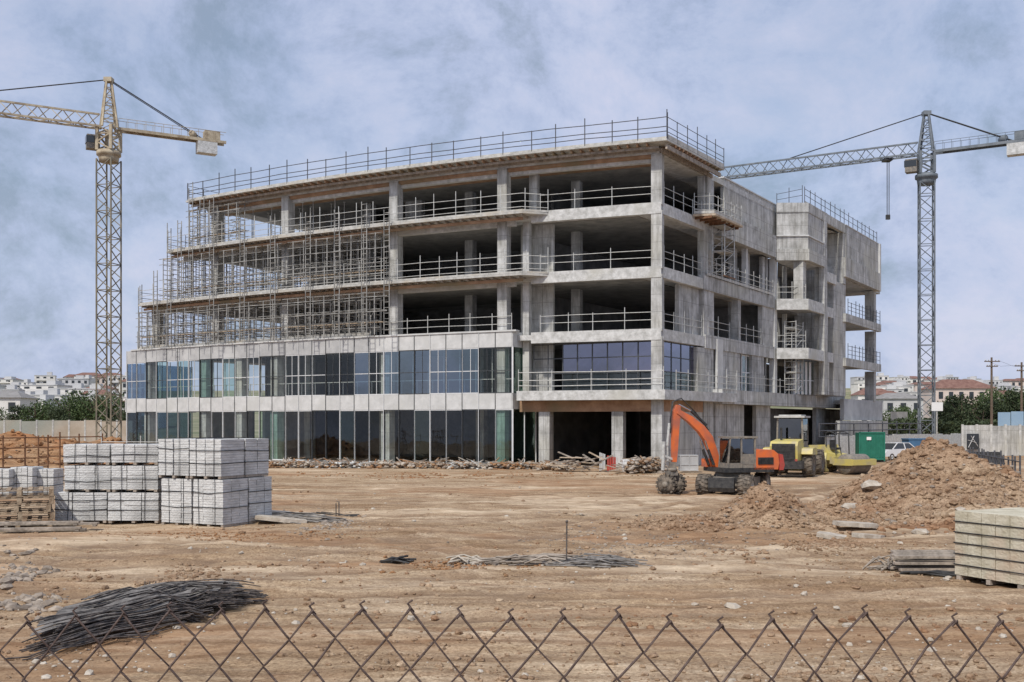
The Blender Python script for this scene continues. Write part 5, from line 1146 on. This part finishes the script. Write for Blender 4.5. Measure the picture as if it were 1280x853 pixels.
# debris along the building foot
def debris(xpx0, xpx1, Y0, dy, n, mats, smin, smax, lab, seed, hmax=.5):
    rg = random.Random(seed); root = thing('rubble_heap', (PX((xpx0 + xpx1) / 2, Y0), Y0, 0), lab, 'rubble', 'rubble along the building foot')
    for m in mats:
        b = MB()
        for i in range(n):
            px = rg.uniform(xpx0, xpx1); Y = Y0 + rg.uniform(-.5, .5) * dy; x = PX(px, Y); e2 = min(1, min(px - xpx0, xpx1 - px) / 12 + .2); z = rg.random() * hmax * e2
            if rg.random() < .8: b.rock((x, Y, z), rg.uniform(smin, smax), .6, rg)
            else:
                a = rg.uniform(0, PI); l = rg.uniform(.4, 1.6); b.bar((x, Y, z), (x + math.cos(a) * l, Y + math.sin(a) * l, z + rg.uniform(-.2, .35)), .07, .05)
        o = b.build('rubble', M[m], root); o['kind'] = 'stuff'
segs_ = [(330, 395, 74, ('dusty', 'stone', 'soil')), (395, 455, 73.5, ('dusty', 'galv', 'soil')), (455, 560, 73, ('wood_old', 'stone', 'soil')), (560, 605, 72.5, ('dusty', 'galv', 'stone')), (605, 672, 72, ('dusty', 'stone', 'soil_o')), (672, 716, 70.5, ('wood', 'stone', 'soil'))]
for i, (a, c, Y, ms) in enumerate(segs_):
    debris(a, c, Y, 3.4, 110, ms + ('soil_o', 'gravel'), .05, .2, f'low heap of mixed rubble before the building, {ORD[i]} from the left', 100 + i, .4)
debris(780, 835, 66, 2.2, 110, ('wood_old', 'gravel', 'soil'), .06, .22, 'heap of timber and stone left of the excavator grab', 131, .9)
for k in range(22):
    rg = random.Random(300 + k); px = rg.uniform(694, 768); Y = 67 + rg.uniform(-.8, .8); x = PX(px, Y); a = R(rg.choice((20, 160, 10, 150)) + rg.uniform(-14, 14)); l = rg.uniform(.8, 2.0); z = .1 + k * .04
    b = MB(); b.bar((x - math.cos(a) * l / 2, Y - math.sin(a) * l / 2, z), (x + math.cos(a) * l / 2, Y + math.sin(a) * l / 2, z + rg.uniform(-.3, .5) + .1), .2, .06)
    tag(b.build('timber_board', M['wood_old'] if k % 3 else M['wood']), f'loose board in the jumbled heap between the columns, {ORD[k]} from the bottom', 'board', 'jumbled boards by the columns')
for k, (px, w_, h, m, lab) in enumerate(((750, .4, 1.2, 'conc_white', 'white upright panel leaning behind the jumbled boards'), (760, .6, 1.0, 'red', 'red upright board stack behind the jumbled boards'))):
    x = PX(px, 68.6); b = MB()
    for i in range(4): b.box((x + i * w_ / 4, 68.6, h / 2), (w_ / 5, .12, h - i * .07))
    b.box((x + w_ * .4, 68.7, h * .4), (w_, .06, .1)); tag(b.build('leaning_panel', M[m]), lab, 'panel')
for k, (px, Y) in enumerate(((792, 68.5), (812, 68.3))):
    x = PX(px, Y)
    for j in range(4):
        b = MB(); pallet_mesh(b, Vector((x, Y, .02 + j * .2)), .05 * j, 1.3, 1.1, .18); tag(b.build('wooden_pallet', M['wood']), f'pale pallet, {ORD[j]} from the bottom of the {["left", "right"][k]} stack by the ground floor wall', 'pallet', 'pallets by the wall')
# crate-like white boxes beside grab + grey machine
for k, (px, py, w_, h, m, lab) in enumerate(((860, 590, 1.1, 1.0, 'conc_grey', 'pale grey crate behind the excavator boom'), (786, 592, .8, .7, 'white', 'white bag of mortar by the wall'))):
    Y = 66.5; x = PX(px, Y); b = MB(); b.box((x, Y, h / 2 + .1), (w_, .9, h)); 
    for z in (.15, h * .5, h + .08): b.box((x, Y, z), (w_ + .06, .96, .06))
    for sx in (-.5, 0, .5): b.box((x + sx * w_, Y - .46, h / 2 + .1), (.05, .05, h))
    tag(b.build('storage_box', M[m]), lab, 'box')
# stone and clod litter on the ground
b = MB(); rg = random.Random(77)
for i in range(7500):
    py = 585 + (853 - 585) * rg.random() ** .75; Y = YG(py); x = PX(rg.uniform(-60, 1340), Y)
    k = .5 + 1.0 * nz(x * .35, Y * .35, 9)
    if rg.random() > k: continue
    s_ = .012 * (6 ** (rg.random() ** 3)) * (1 + Y * .012); b.rock((x, Y, gz(x, Y) + s_ * .2), s_, .7, rg)
tag(b.build('loose_stones', M['soil']), 'pebbles and clods strewn over the trampled earth', None, None, 'stuff')
b = MB()
for i in range(1500):
    py = 600 + (853 - 600) * rg.random(); Y = YG(py); x = PX(rg.uniform(-60, 1340), Y)
    if nz(x * .3, Y * .5, 19) < .05: continue
    s_ = .015 * (5 ** (rg.random() ** 3)) * (1 + Y * .01); b.rock((x, Y, gz(x, Y) + s_ * .2), s_, .7, rg)
tag(b.build('pale_gravel', M['stone']), 'pale gravel bits scattered over the earth', None, None, 'stuff')

# churned patches of coarse clods
for (pxa, pxb, pya, pyb, n, m, smin, smax, lab, sd_) in ((60, 330, 700, 745, 900, 'soil', .02, .09, 'churned brown clods behind the black bar bundles', 1), (-20, 70, 680, 790, 700, 'gravel', .03, .14, 'dark rubble at the lower left corner', 2),
        (430, 700, 698, 722, 900, 'soil_o', .02, .07, 'reddish churned earth in front of the rod piles', 3), (640, 1000, 640, 700, 1500, 'gravel', .02, .06, 'grey gravel spread between rod piles and small heap', 4),
        (80, 480, 662, 676, 700, 'soil_o', .02, .06, 'reddish clods along the track before the block stacks', 5), (800, 1190, 668, 700, 1300, 'soil', .02, .09, 'clods spread before the foot of the heaps', 6), (330, 820, 590, 600, 700, 'soil_o', .04, .12, 'reddish clods along the front of the building rubble', 7),
        (340, 460, 640, 668, 400, 'gravel', .03, .1, 'broken bits around the concrete slabs at left', 8), (540, 640, 700, 716, 300, 'gravel', .02, .07, 'small rubble left of the upright rod', 9)):
    b = MB(); rg = random.Random(900 + sd_); k = 0
    while k < n:
        u1, v1 = rg.gauss(.5, .22), rg.gauss(.5, .24); px, py = pxa + (pxb - pxa) * u1, pya + (pyb - pya) * v1
        Y = YG(max(py, 560)); x = PX(px, Y); k += 1
        if nz(x * .7, Y * .5, sd_) < -.12: continue
        s_ = smin * (smax / smin) ** (rg.random() ** 2); b.rock((x, Y, gz(x, Y) + s_ * .15), s_, .6, rg)
    tag(b.build('loose_clods', M[m]), lab, None, None, 'stuff')
# ---------------------------------------------------------------- left formwork frames and barrier
for i, (px0, px1, Y) in enumerate(((-20, 60, 60), (48, 128, 66))):
    P = Vector((PX(px0, Y), Y, 0)); Q = Vector((PX(px1, Y + 3), Y + 3, 0))
    railing([P, Q], gz(P.x, P.y) - .05, ['rust brown barrier of tubes before the orange bank, left run', 'rust brown barrier of tubes before the orange bank, right run'][i], m='rust', rails=(2.3, 1.7, 1.1, .6), sp=1.3, hp=2.4, toe=0, group='site barriers', r=.05, rr=.04)
# ---------------------------------------------------------------- boundary walls and background
def bwall(px0, px1, Y0, Y1, h, m, lab, n=10, name='boundary_wall', cat='wall', posts=True):
    P = Vector((PX(px0, Y0), Y0, 0)); Q = Vector((PX(px1, Y1), Y1, 0)); root = thing(name, (P.x, P.y, 0), lab, cat)
    a = math.atan2((Q - P).y, (Q - P).x); L = (Q - P).length
    for i in range(n):
        c = P.lerp(Q, (i + .5) / n); hh = h + rnd.uniform(-.08, .08); b = MB(); b.box((c.x, c.y, hh / 2), (L / n - .06, .16, hh), a); b.build('panel', M[m], root)
        if posts: c = P.lerp(Q, i / n); b = MB(); b.box((c.x, c.y, h / 2 + .05), (.2, .24, h + .1), a); b.build('post', M['conc_slab'], root)
    return root
bwall(-160, 166, 128, 132, 3.4, 'hoard', 'long stained concrete boundary wall behind the left crane', 16)
bwall(1203, 1330, 100, 98, 2.9, 'conc', 'pale concrete boundary wall on the right with a dark poster', 7)
Y = 99.6; x = PX(1214, Y); b = MB(); b.box((x, Y - .35, 1.35), (1.15, .05, 1.5)); po = tag(b.build('wall_poster', M['winglass']), 'dark square poster on the pale right boundary wall', 'poster')
b = MB(); b.bar((x - .45, Y - .40, .8), (x + .1, Y - .40, 1.9), .12, .02); b.bar((x - .2, Y - .40, 1.9), (x + .45, Y - .40, .9), .12, .02); b.bar((x - .5, Y - .4, 1.5), (x + .3, Y - .40, 1.25), .1, .02); b.build('graphic', M['sign_w'], po)
bwall(1247, 1330, 112, 110, 4.3, 'bluepale', 'pale blue hoarding behind the right boundary wall', 5, 'hoarding', 'hoarding', False)
bwall(1032, 1204, 92, 108, 2.0, 'galv', 'grey corrugated fence running behind the green container', 40, 'sheet_fence', 'fence', False)
railing([Vector((PX(1024, 90), 90, 0)), Vector((PX(1152, 112), 112, 0))], 1.9, 'long dark handrail above the corrugated fence', m='galv_dark', rails=(1.15, .55, .05), sp=4, hp=1.2, toe=0, r=.06, rr=.05, group='site barriers')
# right mesh fence near the heap
railing([Vector((PX(1196, 62), 62, 0)), Vector((PX(1275, 44), 44, 0))], 0, 'dark post fence right of the big soil heap', m='galv_dark', rails=(1.5, .8, .2), sp=.9, hp=1.7, toe=0, r=.04, rr=.03, group='site barriers')
Y = 80; b = MB(); b.box((PX(1215, Y), Y, .35), (4.5, 1.2, .7), R(-12), (.9, .8)); b.box((PX(1222, Y), Y - .1, .8), (3.0, .8, .25), R(-8)); tag(b.build('sheet_stack', M['black']), 'dark stack of steel sheets in front of the pale right wall', 'sheet stack')
x = PX(1146, 90); b = MB(); b.box((x, 90, .9), (2.0, 1.6, 1.6)); b.box((x, 90, 1.75), (2.1, 1.7, .1)); tag(b.build('site_tank', M['blue']), 'blue tank just behind the top of the soil heap', 'tank')
# sign board on pole
Y = 120; x = PX(1171, Y); r_ = thing('sign_board', (x, Y, 0), 'blank white board on a pole beside the right crane', 'sign'); b = MB(); b.tube([(x, Y, 0), (x, Y, 5)], .08, 6); b.build('pole', M['galv'], r_); b = MB(); b.box((x, Y - .1, 5.0), (1.3, .06, 1.0)); b.build('board', M['sign_w'], r_)
# utility poles
for (px, top, Y, lab) in ((1239.5, 447, 128, 'wooden utility pole left of the other one, with double crossarm'), (1277, 453, 134, 'wooden utility pole at the right edge of the view')):
    x = PX(px, Y); H = ZZ(top, Y); r_ = thing('utility_pole', (x, Y, 0), lab, 'pole', 'utility poles')
    b = MB(); b.tube([(x, Y, 0), (x, Y, H)], [.2, .12], 8); b.build('pole', M['bark'], r_)
    for dz in (.5, 1.1):
        b = MB(); wd = .95 if dz < 1 else .7; b.box((x, Y - .15, H - dz), (wd * 2, .12, .12)); ca = b.build('crossarm', M['bark'], r_)
        for s_ in (-.85, -.45, .45, .85): b = MB(); b.lathe([(.01, 0), (.06, 0), (.05, .15), (.01, .2)], (x + s_ * wd, Y - .15, H - dz + .06), 'z', 8); b.build('insulator', M['galv'], ca)
# wires
b = MB(); p1 = Vector((PX(1239.5, 128), 128, ZZ(452, 128))); p2 = Vector((PX(1277, 134), 134, ZZ(458, 134))); 
for s_ in (-.8, .8): b.tube([p1 + Vector((s_, -.15, .1)), p1.lerp(p2, .5) + Vector((s_, 0, -.3)), p2 + Vector((s_, -.15, .1)), p2 + Vector((s_ + 12, 3, 0))], .012, 4)
tag(b.build('overhead_wire', M['black']), 'thin overhead wires strung between the two utility poles', 'wire')

# trees -------------------------------------------------------------
def make_tree(seed, H, Wd, m):
    rg = random.Random(seed); root = thing('tree', (0, 0, 0), 'x', 'tree')
    b = MB(); b.tube([(0, 0, 0), (.08, .05, H * .3), (.0, .1, H * .6), (.1, 0, H * .85)], [.24, .18, .11, .04], 7)
    for k in range(7):
        a = rg.random() * 6.3; z = H * rg.uniform(.28, .6); l = Wd * rg.uniform(.25, .45); b.tube([(0, 0, z), (math.cos(a) * l * .5, math.sin(a) * l * .5, z + l * .4), (math.cos(a) * l, math.sin(a) * l, z + l * .9)], [.09, .06, .02], 5)
    b.build('trunk', M['bark'], root, True)
    b = MB(); blobs = []
    for k in range(13):
        a = rg.random() * 6.3; rr_ = Wd / 2 * rg.random() ** .6 * .8; z = H * rg.uniform(.35, .9); s_ = Wd * rg.uniform(.14, .26); blobs.append((math.cos(a) * rr_ * (1.15 - z / H * .5), math.sin(a) * rr_ * (1.15 - z / H * .5), z, s_))
    for k in range(2600):
        bx_, by_, bz_, s_ = rg.choice(blobs); v = Vector((rg.gauss(0, 1), rg.gauss(0, 1), rg.gauss(0, .8))); v = v.normalized() * (s_ * rg.uniform(.55, 1.08)); c = Vector((bx_, by_, bz_)) + v
        l = rg.uniform(.10, .22); q = Vector((rg.gauss(0, 1), rg.gauss(0, 1), rg.gauss(0, 1))).normalized(); t_ = q.orthogonal().normalized(); t2 = q.cross(t_)
        b.add([c - t_ * l, c + t2 * l * .6, c + t_ * l, c - t2 * l * .6], [(0, 1, 2, 3)])
    b.build('crown', m, root, True); return root
protos = [make_tree(1, 8, 6.5, M['leaf']), make_tree(2, 7, 7, M['leaf']), make_tree(3, 7.5, 6, M['leaf2']), make_tree(4, 6, 6.5, M['leaf2'])]
used = [False] * 4
TL = [(28, 172, .85, 2), (44, 168, .95, 0), (60, 175, 1.0, 1), (75, 165, .8, 2), (88, 172, 1.15, 0), (104, 176, 1.2, 1), (118, 168, 1.1, 0), (133, 178, 1.15, 1), (150, 170, .9, 3), (8, 158, .55, 3), (20, 155, .5, 2), (-14, 168, .9, 1), (-40, 172, 1.0, 0), (160, 185, 1.0, 2),
      (1122, 165, .8, 1), (1138, 170, .9, 0), (1178, 150, .85, 2), (1190, 156, .95, 3), (1203, 150, 1.0, 2), (1216, 158, 1.0, 0), (1229, 150, .9, 2), (1242, 156, 1.1, 1), (1256, 150, 1.0, 3), (1268, 158, 1.15, 0), (1281, 152, 1.1, 2), (1300, 150, 1.1, 1), (1320, 158, 1.0, 0), (1196, 175, 1.15, 0), (1262, 180, 1.3, 1), (1108, 180, .8, 3)]
nl = nr_ = 0
for (px, Y, s_, k) in TL:
    o = protos[k] if not used[k] else copy_tree(protos[k]); used[k] = True
    x = PX(px, Y); o.location = (x, Y, gz(x, Y) - .1); o.scale = (s_, s_, s_ * .95); o.rotation_euler = (0, 0, rnd.random() * 6.3)
    if px < 640: o['label'] = f'green tree behind the left wall, {"small and dark" if s_ < .7 else ("tall" if s_ > 1.05 else "mid sized")}, {ORD[sum(1 for t in TL if t[0] < px)]} from the left'; o['group'] = 'trees behind the left wall'
    else: o['label'] = f'dark tree beyond the right wall, {"tall" if s_ > 1.05 else ("small" if s_ < .86 else "mid sized")}, {ORD[sum(1 for t in TL if 640 < t[0] < px)]} of its belt'; o['group'] = 'trees beyond the right wall'
# low hedge behind left wall
b = MB(); rg = random.Random(5)
for k in range(9000):
    x = rg.uniform(PX(-60, 150), PX(165, 150)); y = 150 + rg.uniform(-2, 2); z = rg.random() ** .8 * (2.9 + .8 * nz(x * .3, 1)); l = rg.uniform(.12, .28); q = Vector((rg.gauss(0, 1), rg.gauss(0, 1), rg.gauss(0, 1))).normalized(); t_ = q.orthogonal().normalized(); t2 = q.cross(t_); c = Vector((x, y, z + .4))
    b.add([c - t_ * l, c + t2 * l * .6, c + t_ * l, c - t2 * l * .6], [(0, 1, 2, 3)])
tag(b.build('hedge', M['leaf2']), 'dark continuous hedge between the left wall and the trees', None, None, 'stuff')
b = MB()
for k in range(9000):
    x = rg.uniform(PX(1095, 146), PX(1330, 146)); y = 146 + rg.uniform(-2, 2); z = rg.random() ** .8 * (3.1 + .8 * nz(x * .3, 7)); l = rg.uniform(.12, .28); q = Vector((rg.gauss(0, 1), rg.gauss(0, 1), rg.gauss(0, 1))).normalized(); t_ = q.orthogonal().normalized(); t2 = q.cross(t_); c = Vector((x, y, z + .4))
    b.add([c - t_ * l, c + t2 * l * .6, c + t_ * l, c - t2 * l * .6], [(0, 1, 2, 3)])
tag(b.build('hedge', M['leaf2']), 'dark continuous hedge below the trees on the right', None, None, 'stuff')

# houses ------------------------------------------------------------
def house(x, Y, wd, dp, h, wall, roof, lab, grp, pitched=True, wins=3, fl=2, rz=0, name='house', z=None, detail=True):
    z = gz(x, Y) if z is None else z
    r_ = thing(name, (x, Y, z), lab, 'house', grp, rz)
    b = MB(); b.box((0, 0, h / 2 - 1), (wd, dp, h + 2)); b.build('wall', M[wall], r_, True)
    b = MB()
    if pitched:
        o_ = .4; b.add([(-wd / 2 - o_, -dp / 2 - o_, h), (wd / 2 + o_, -dp / 2 - o_, h), (wd / 2 + o_, dp / 2 + o_, h), (-wd / 2 - o_, dp / 2 + o_, h), (-wd * .25, 0, h + wd * .16), (wd * .25, 0, h + wd * .16)], [(0, 1, 5, 4), (1, 2, 5), (2, 3, 4, 5), (3, 0, 4), (3, 2, 1, 0)])
    else: b.box((0, 0, h + .1), (wd + .3, dp + .3, .3)); b.box((wd * .2, 0, h + 1), (wd * .25, dp * .4, 1.8))
    b.build('roof', M[roof], r_, True)
    if detail:
        for f in range(fl):
            for i in range(wins):
                b = MB(); xx = -wd / 2 + wd * (i + .5) / wins; b.box((xx, -dp / 2 - .03, h * (f + .55) / fl), (wd / wins * .42, .08, h / fl * .45)); b.build('window', M['winglass'], r_, True)
            if f: b = MB(); b.box((0, -dp / 2 - .5, h * f / fl), (wd * .8, 1.0, .15)); b.box((0, -dp / 2 - 1, h * f / fl + .5), (wd * .8, .06, .8)); b.build('balcony', M[wall], r_, True)
    return r_
Y = 190; house(PX(6, Y), Y, 8.5, 9, 7.6, 'house', 'roofg', 'white two storey house with grey hipped roof at the left edge', None, True, 3, 2, R(6))
Y = 260; house(PX(1197, Y), Y, 15, 10, ZZ(488, Y) + .3 - gz(PX(1197, Y), Y), 'house2', 'roof', 'large pinkish house with red hipped roof right of the crane mast', None, True, 6, 3)
Y = 240; house(PX(1120, Y), Y, 9, 9, 8.5, 'house3', 'roofg', 'grey house with pitched roof just right of the building', None, True, 3, 2)
Y = 150; house(PX(1113, Y), Y, 6.2, 6, 2.8, 'house3', 'roofg', 'low grey shed with dark strip window behind the handrail', None, False, 3, 1)
rg = random.Random(99); cnt = 0; hm = ['house', 'house', 'house', 'house2', 'house3']
protoH = {}
def far_house(px, Y, w_, h, k, grp, lab):
    x = PX(px, Y); key = (k,)
    if key not in protoH:
        m, pit, wn, fl = [('house', False, 4, 3), ('house', True, 3, 2), ('house3', False, 5, 3), ('house2', True, 4, 2), ('house', False, 3, 4)][k]
        rr_ = house(0, 0, 10, 8, 9, m, 'roof' if pit else 'house3', 'x', None, pit, wn, fl, 0, 'distant_house', 0); protoH[key] = rr_; o = rr_
    else: o = copy_tree(protoH[key])
    o.location = (x, Y, gz(x, Y) - .5); o.scale = (w_ / 10, w_ / 10, h / 9); o.rotation_euler = (0, 0, rg.uniform(-.5, .5)); o['label'] = lab; o['group'] = grp
for side, (a, c), n in (('left', (-40, 185), 75), ('right', (1080, 1320), 80)):
    for i in range(n):
        Y = 280 + 480 * rg.random() ** .8; k = rg.choice((0, 0, 4, 4, 2, 1, 3)); px = rg.uniform(a, c)
        if side == 'right' and 1165 < px < 1232 and Y < 420: continue
        far_house(px, Y, rg.uniform(8, 16), rg.uniform(6, 10.5), k, f'distant houses on the {side} hillside', ['small white flat roofed block of houses', 'small white house with red roof', 'small grey flat roofed block', 'small pinkish house with red roof', 'small tall white block'][k] + f' on the far {side} hillside')
for side in ('left', 'right'):
    hs = [o for o in col.objects if o.name.startswith('distant_house') and o.get('group', '').endswith(side + ' hillside')]; seen = {}
    for o in sorted(hs, key=lambda o: o.location.x / o.location.y):
        k = o['label']; seen[k] = seen.get(k, 0) + 1; o['label'] = k.replace(' on the far', ', far') .replace(' of houses', '') + f', {ORD[min(29, seen[k] - 1)]} such from the left'
# hillside green clumps
b = MB()
for k in range(26000):
    Y = 260 + 560 * rg.random(); px = rg.uniform(-60, 190) if rg.random() < .5 else rg.uniform(1085, 1340); x = PX(px, Y)
    if nz(x * .02, Y * .02, 3) < -.05: continue
    l = rg.uniform(.5, 1.1); z = gz(x, Y) + rg.random() * 4.0; q = Vector((rg.gauss(0, 1), rg.gauss(0, 1), rg.gauss(0, 1))).normalized(); t_ = q.orthogonal().normalized(); t2 = q.cross(t_); cc_ = Vector((x, Y, z))
    b.add([cc_ - t_ * l, cc_ + t2 * l * .7, cc_ + t_ * l, cc_ - t2 * l * .7], [(0, 1, 2, 3)])
tag(b.build('hillside_greenery', M['leaf2']), 'scattered green scrub among the far hillside houses', None, None, 'stuff')

# ---------------------------------------------------------------- chain link fence in the foreground
FY = 1.72; CW = .082; CH = .094
fr = thing('chain_link_fence', (0, FY, gz(0, FY)), 'rusty brown chain link fence crossing the bottom of the view', 'fence')
def fpos(u_, v_):   # u: cell columns, v: rows down from the top edge
    x = u_ * CW + .012 * nz(u_ * .13, 3.3) ; sag = .016 * nz(u_ * .35, .7) + .006 * nz(u_ * 1.7, v_ * .9); bul = .10 * math.exp(-((x - .2) / .35) ** 2)
    x2 = x * (1 + .0 * v_); return (x2 + .006 * nz(u_ * .9, v_ * .7, 4), FY + .02 * nz(u_ * .4, v_ * .4, 8) - bul + .03 * abs(x), 2.893 - .012 * x * x * 3 + sag - v_ * CH + .004 * nz(u_, v_, 9))
b = MB(); NR = 20
for i in range(-20, 21):
    pts = []
    for v in range(NR * 2 + 1):
        side = 0 if v % 2 == 0 else .5
        p = Vector(fpos(i + side, v / 2)); p.y += .003 * (1 if v % 2 else -1)
        pts.append(p)
    # round the knuckles: insert points near each bend
    dense = []
    for k in range(len(pts)):
        if 0 < k: dense.append(pts[k].lerp(pts[k - 1], .1) + Vector((0, -.0015, 0)))
        dense.append(pts[k])
        if k < len(pts) - 1: dense.append(pts[k].lerp(pts[k + 1], .1) + Vector((0, .0015, 0)))
    b.tube(dense, .0020, 5)
    pts2 = []
    for v in range(NR * 2 + 1):
        side = 0 if v % 2 == 0 else -.5; p = Vector(fpos(i + side, v / 2)); p.y -= .003 * (1 if v % 2 else -1); pts2.append(p)
    b.tube(pts2, .0020, 5)
    tp = Vector(fpos(i, 0)); b.tube([tp + Vector((-.005, 0, -.008)), tp + Vector((.003, -.004, .002)), tp + Vector((.006, .003, -.006)), tp + Vector((-.004, .002, .008)), tp + Vector((.004, 0, .014))], .002, 5)
M['fence'] = mat('rusty_wire', (.075, .05, .042), .7, .3, (.15, .11, .095), 60, .2, 200)
b.build('wire_mesh', M['fence'], fr)
for x in (-1.62, 1.62):
    b = MB(); b.tube([(x, FY + .06, .95), (x, FY + .06, 2.95)], .03, 10); b.build('post', M['galv'], fr)
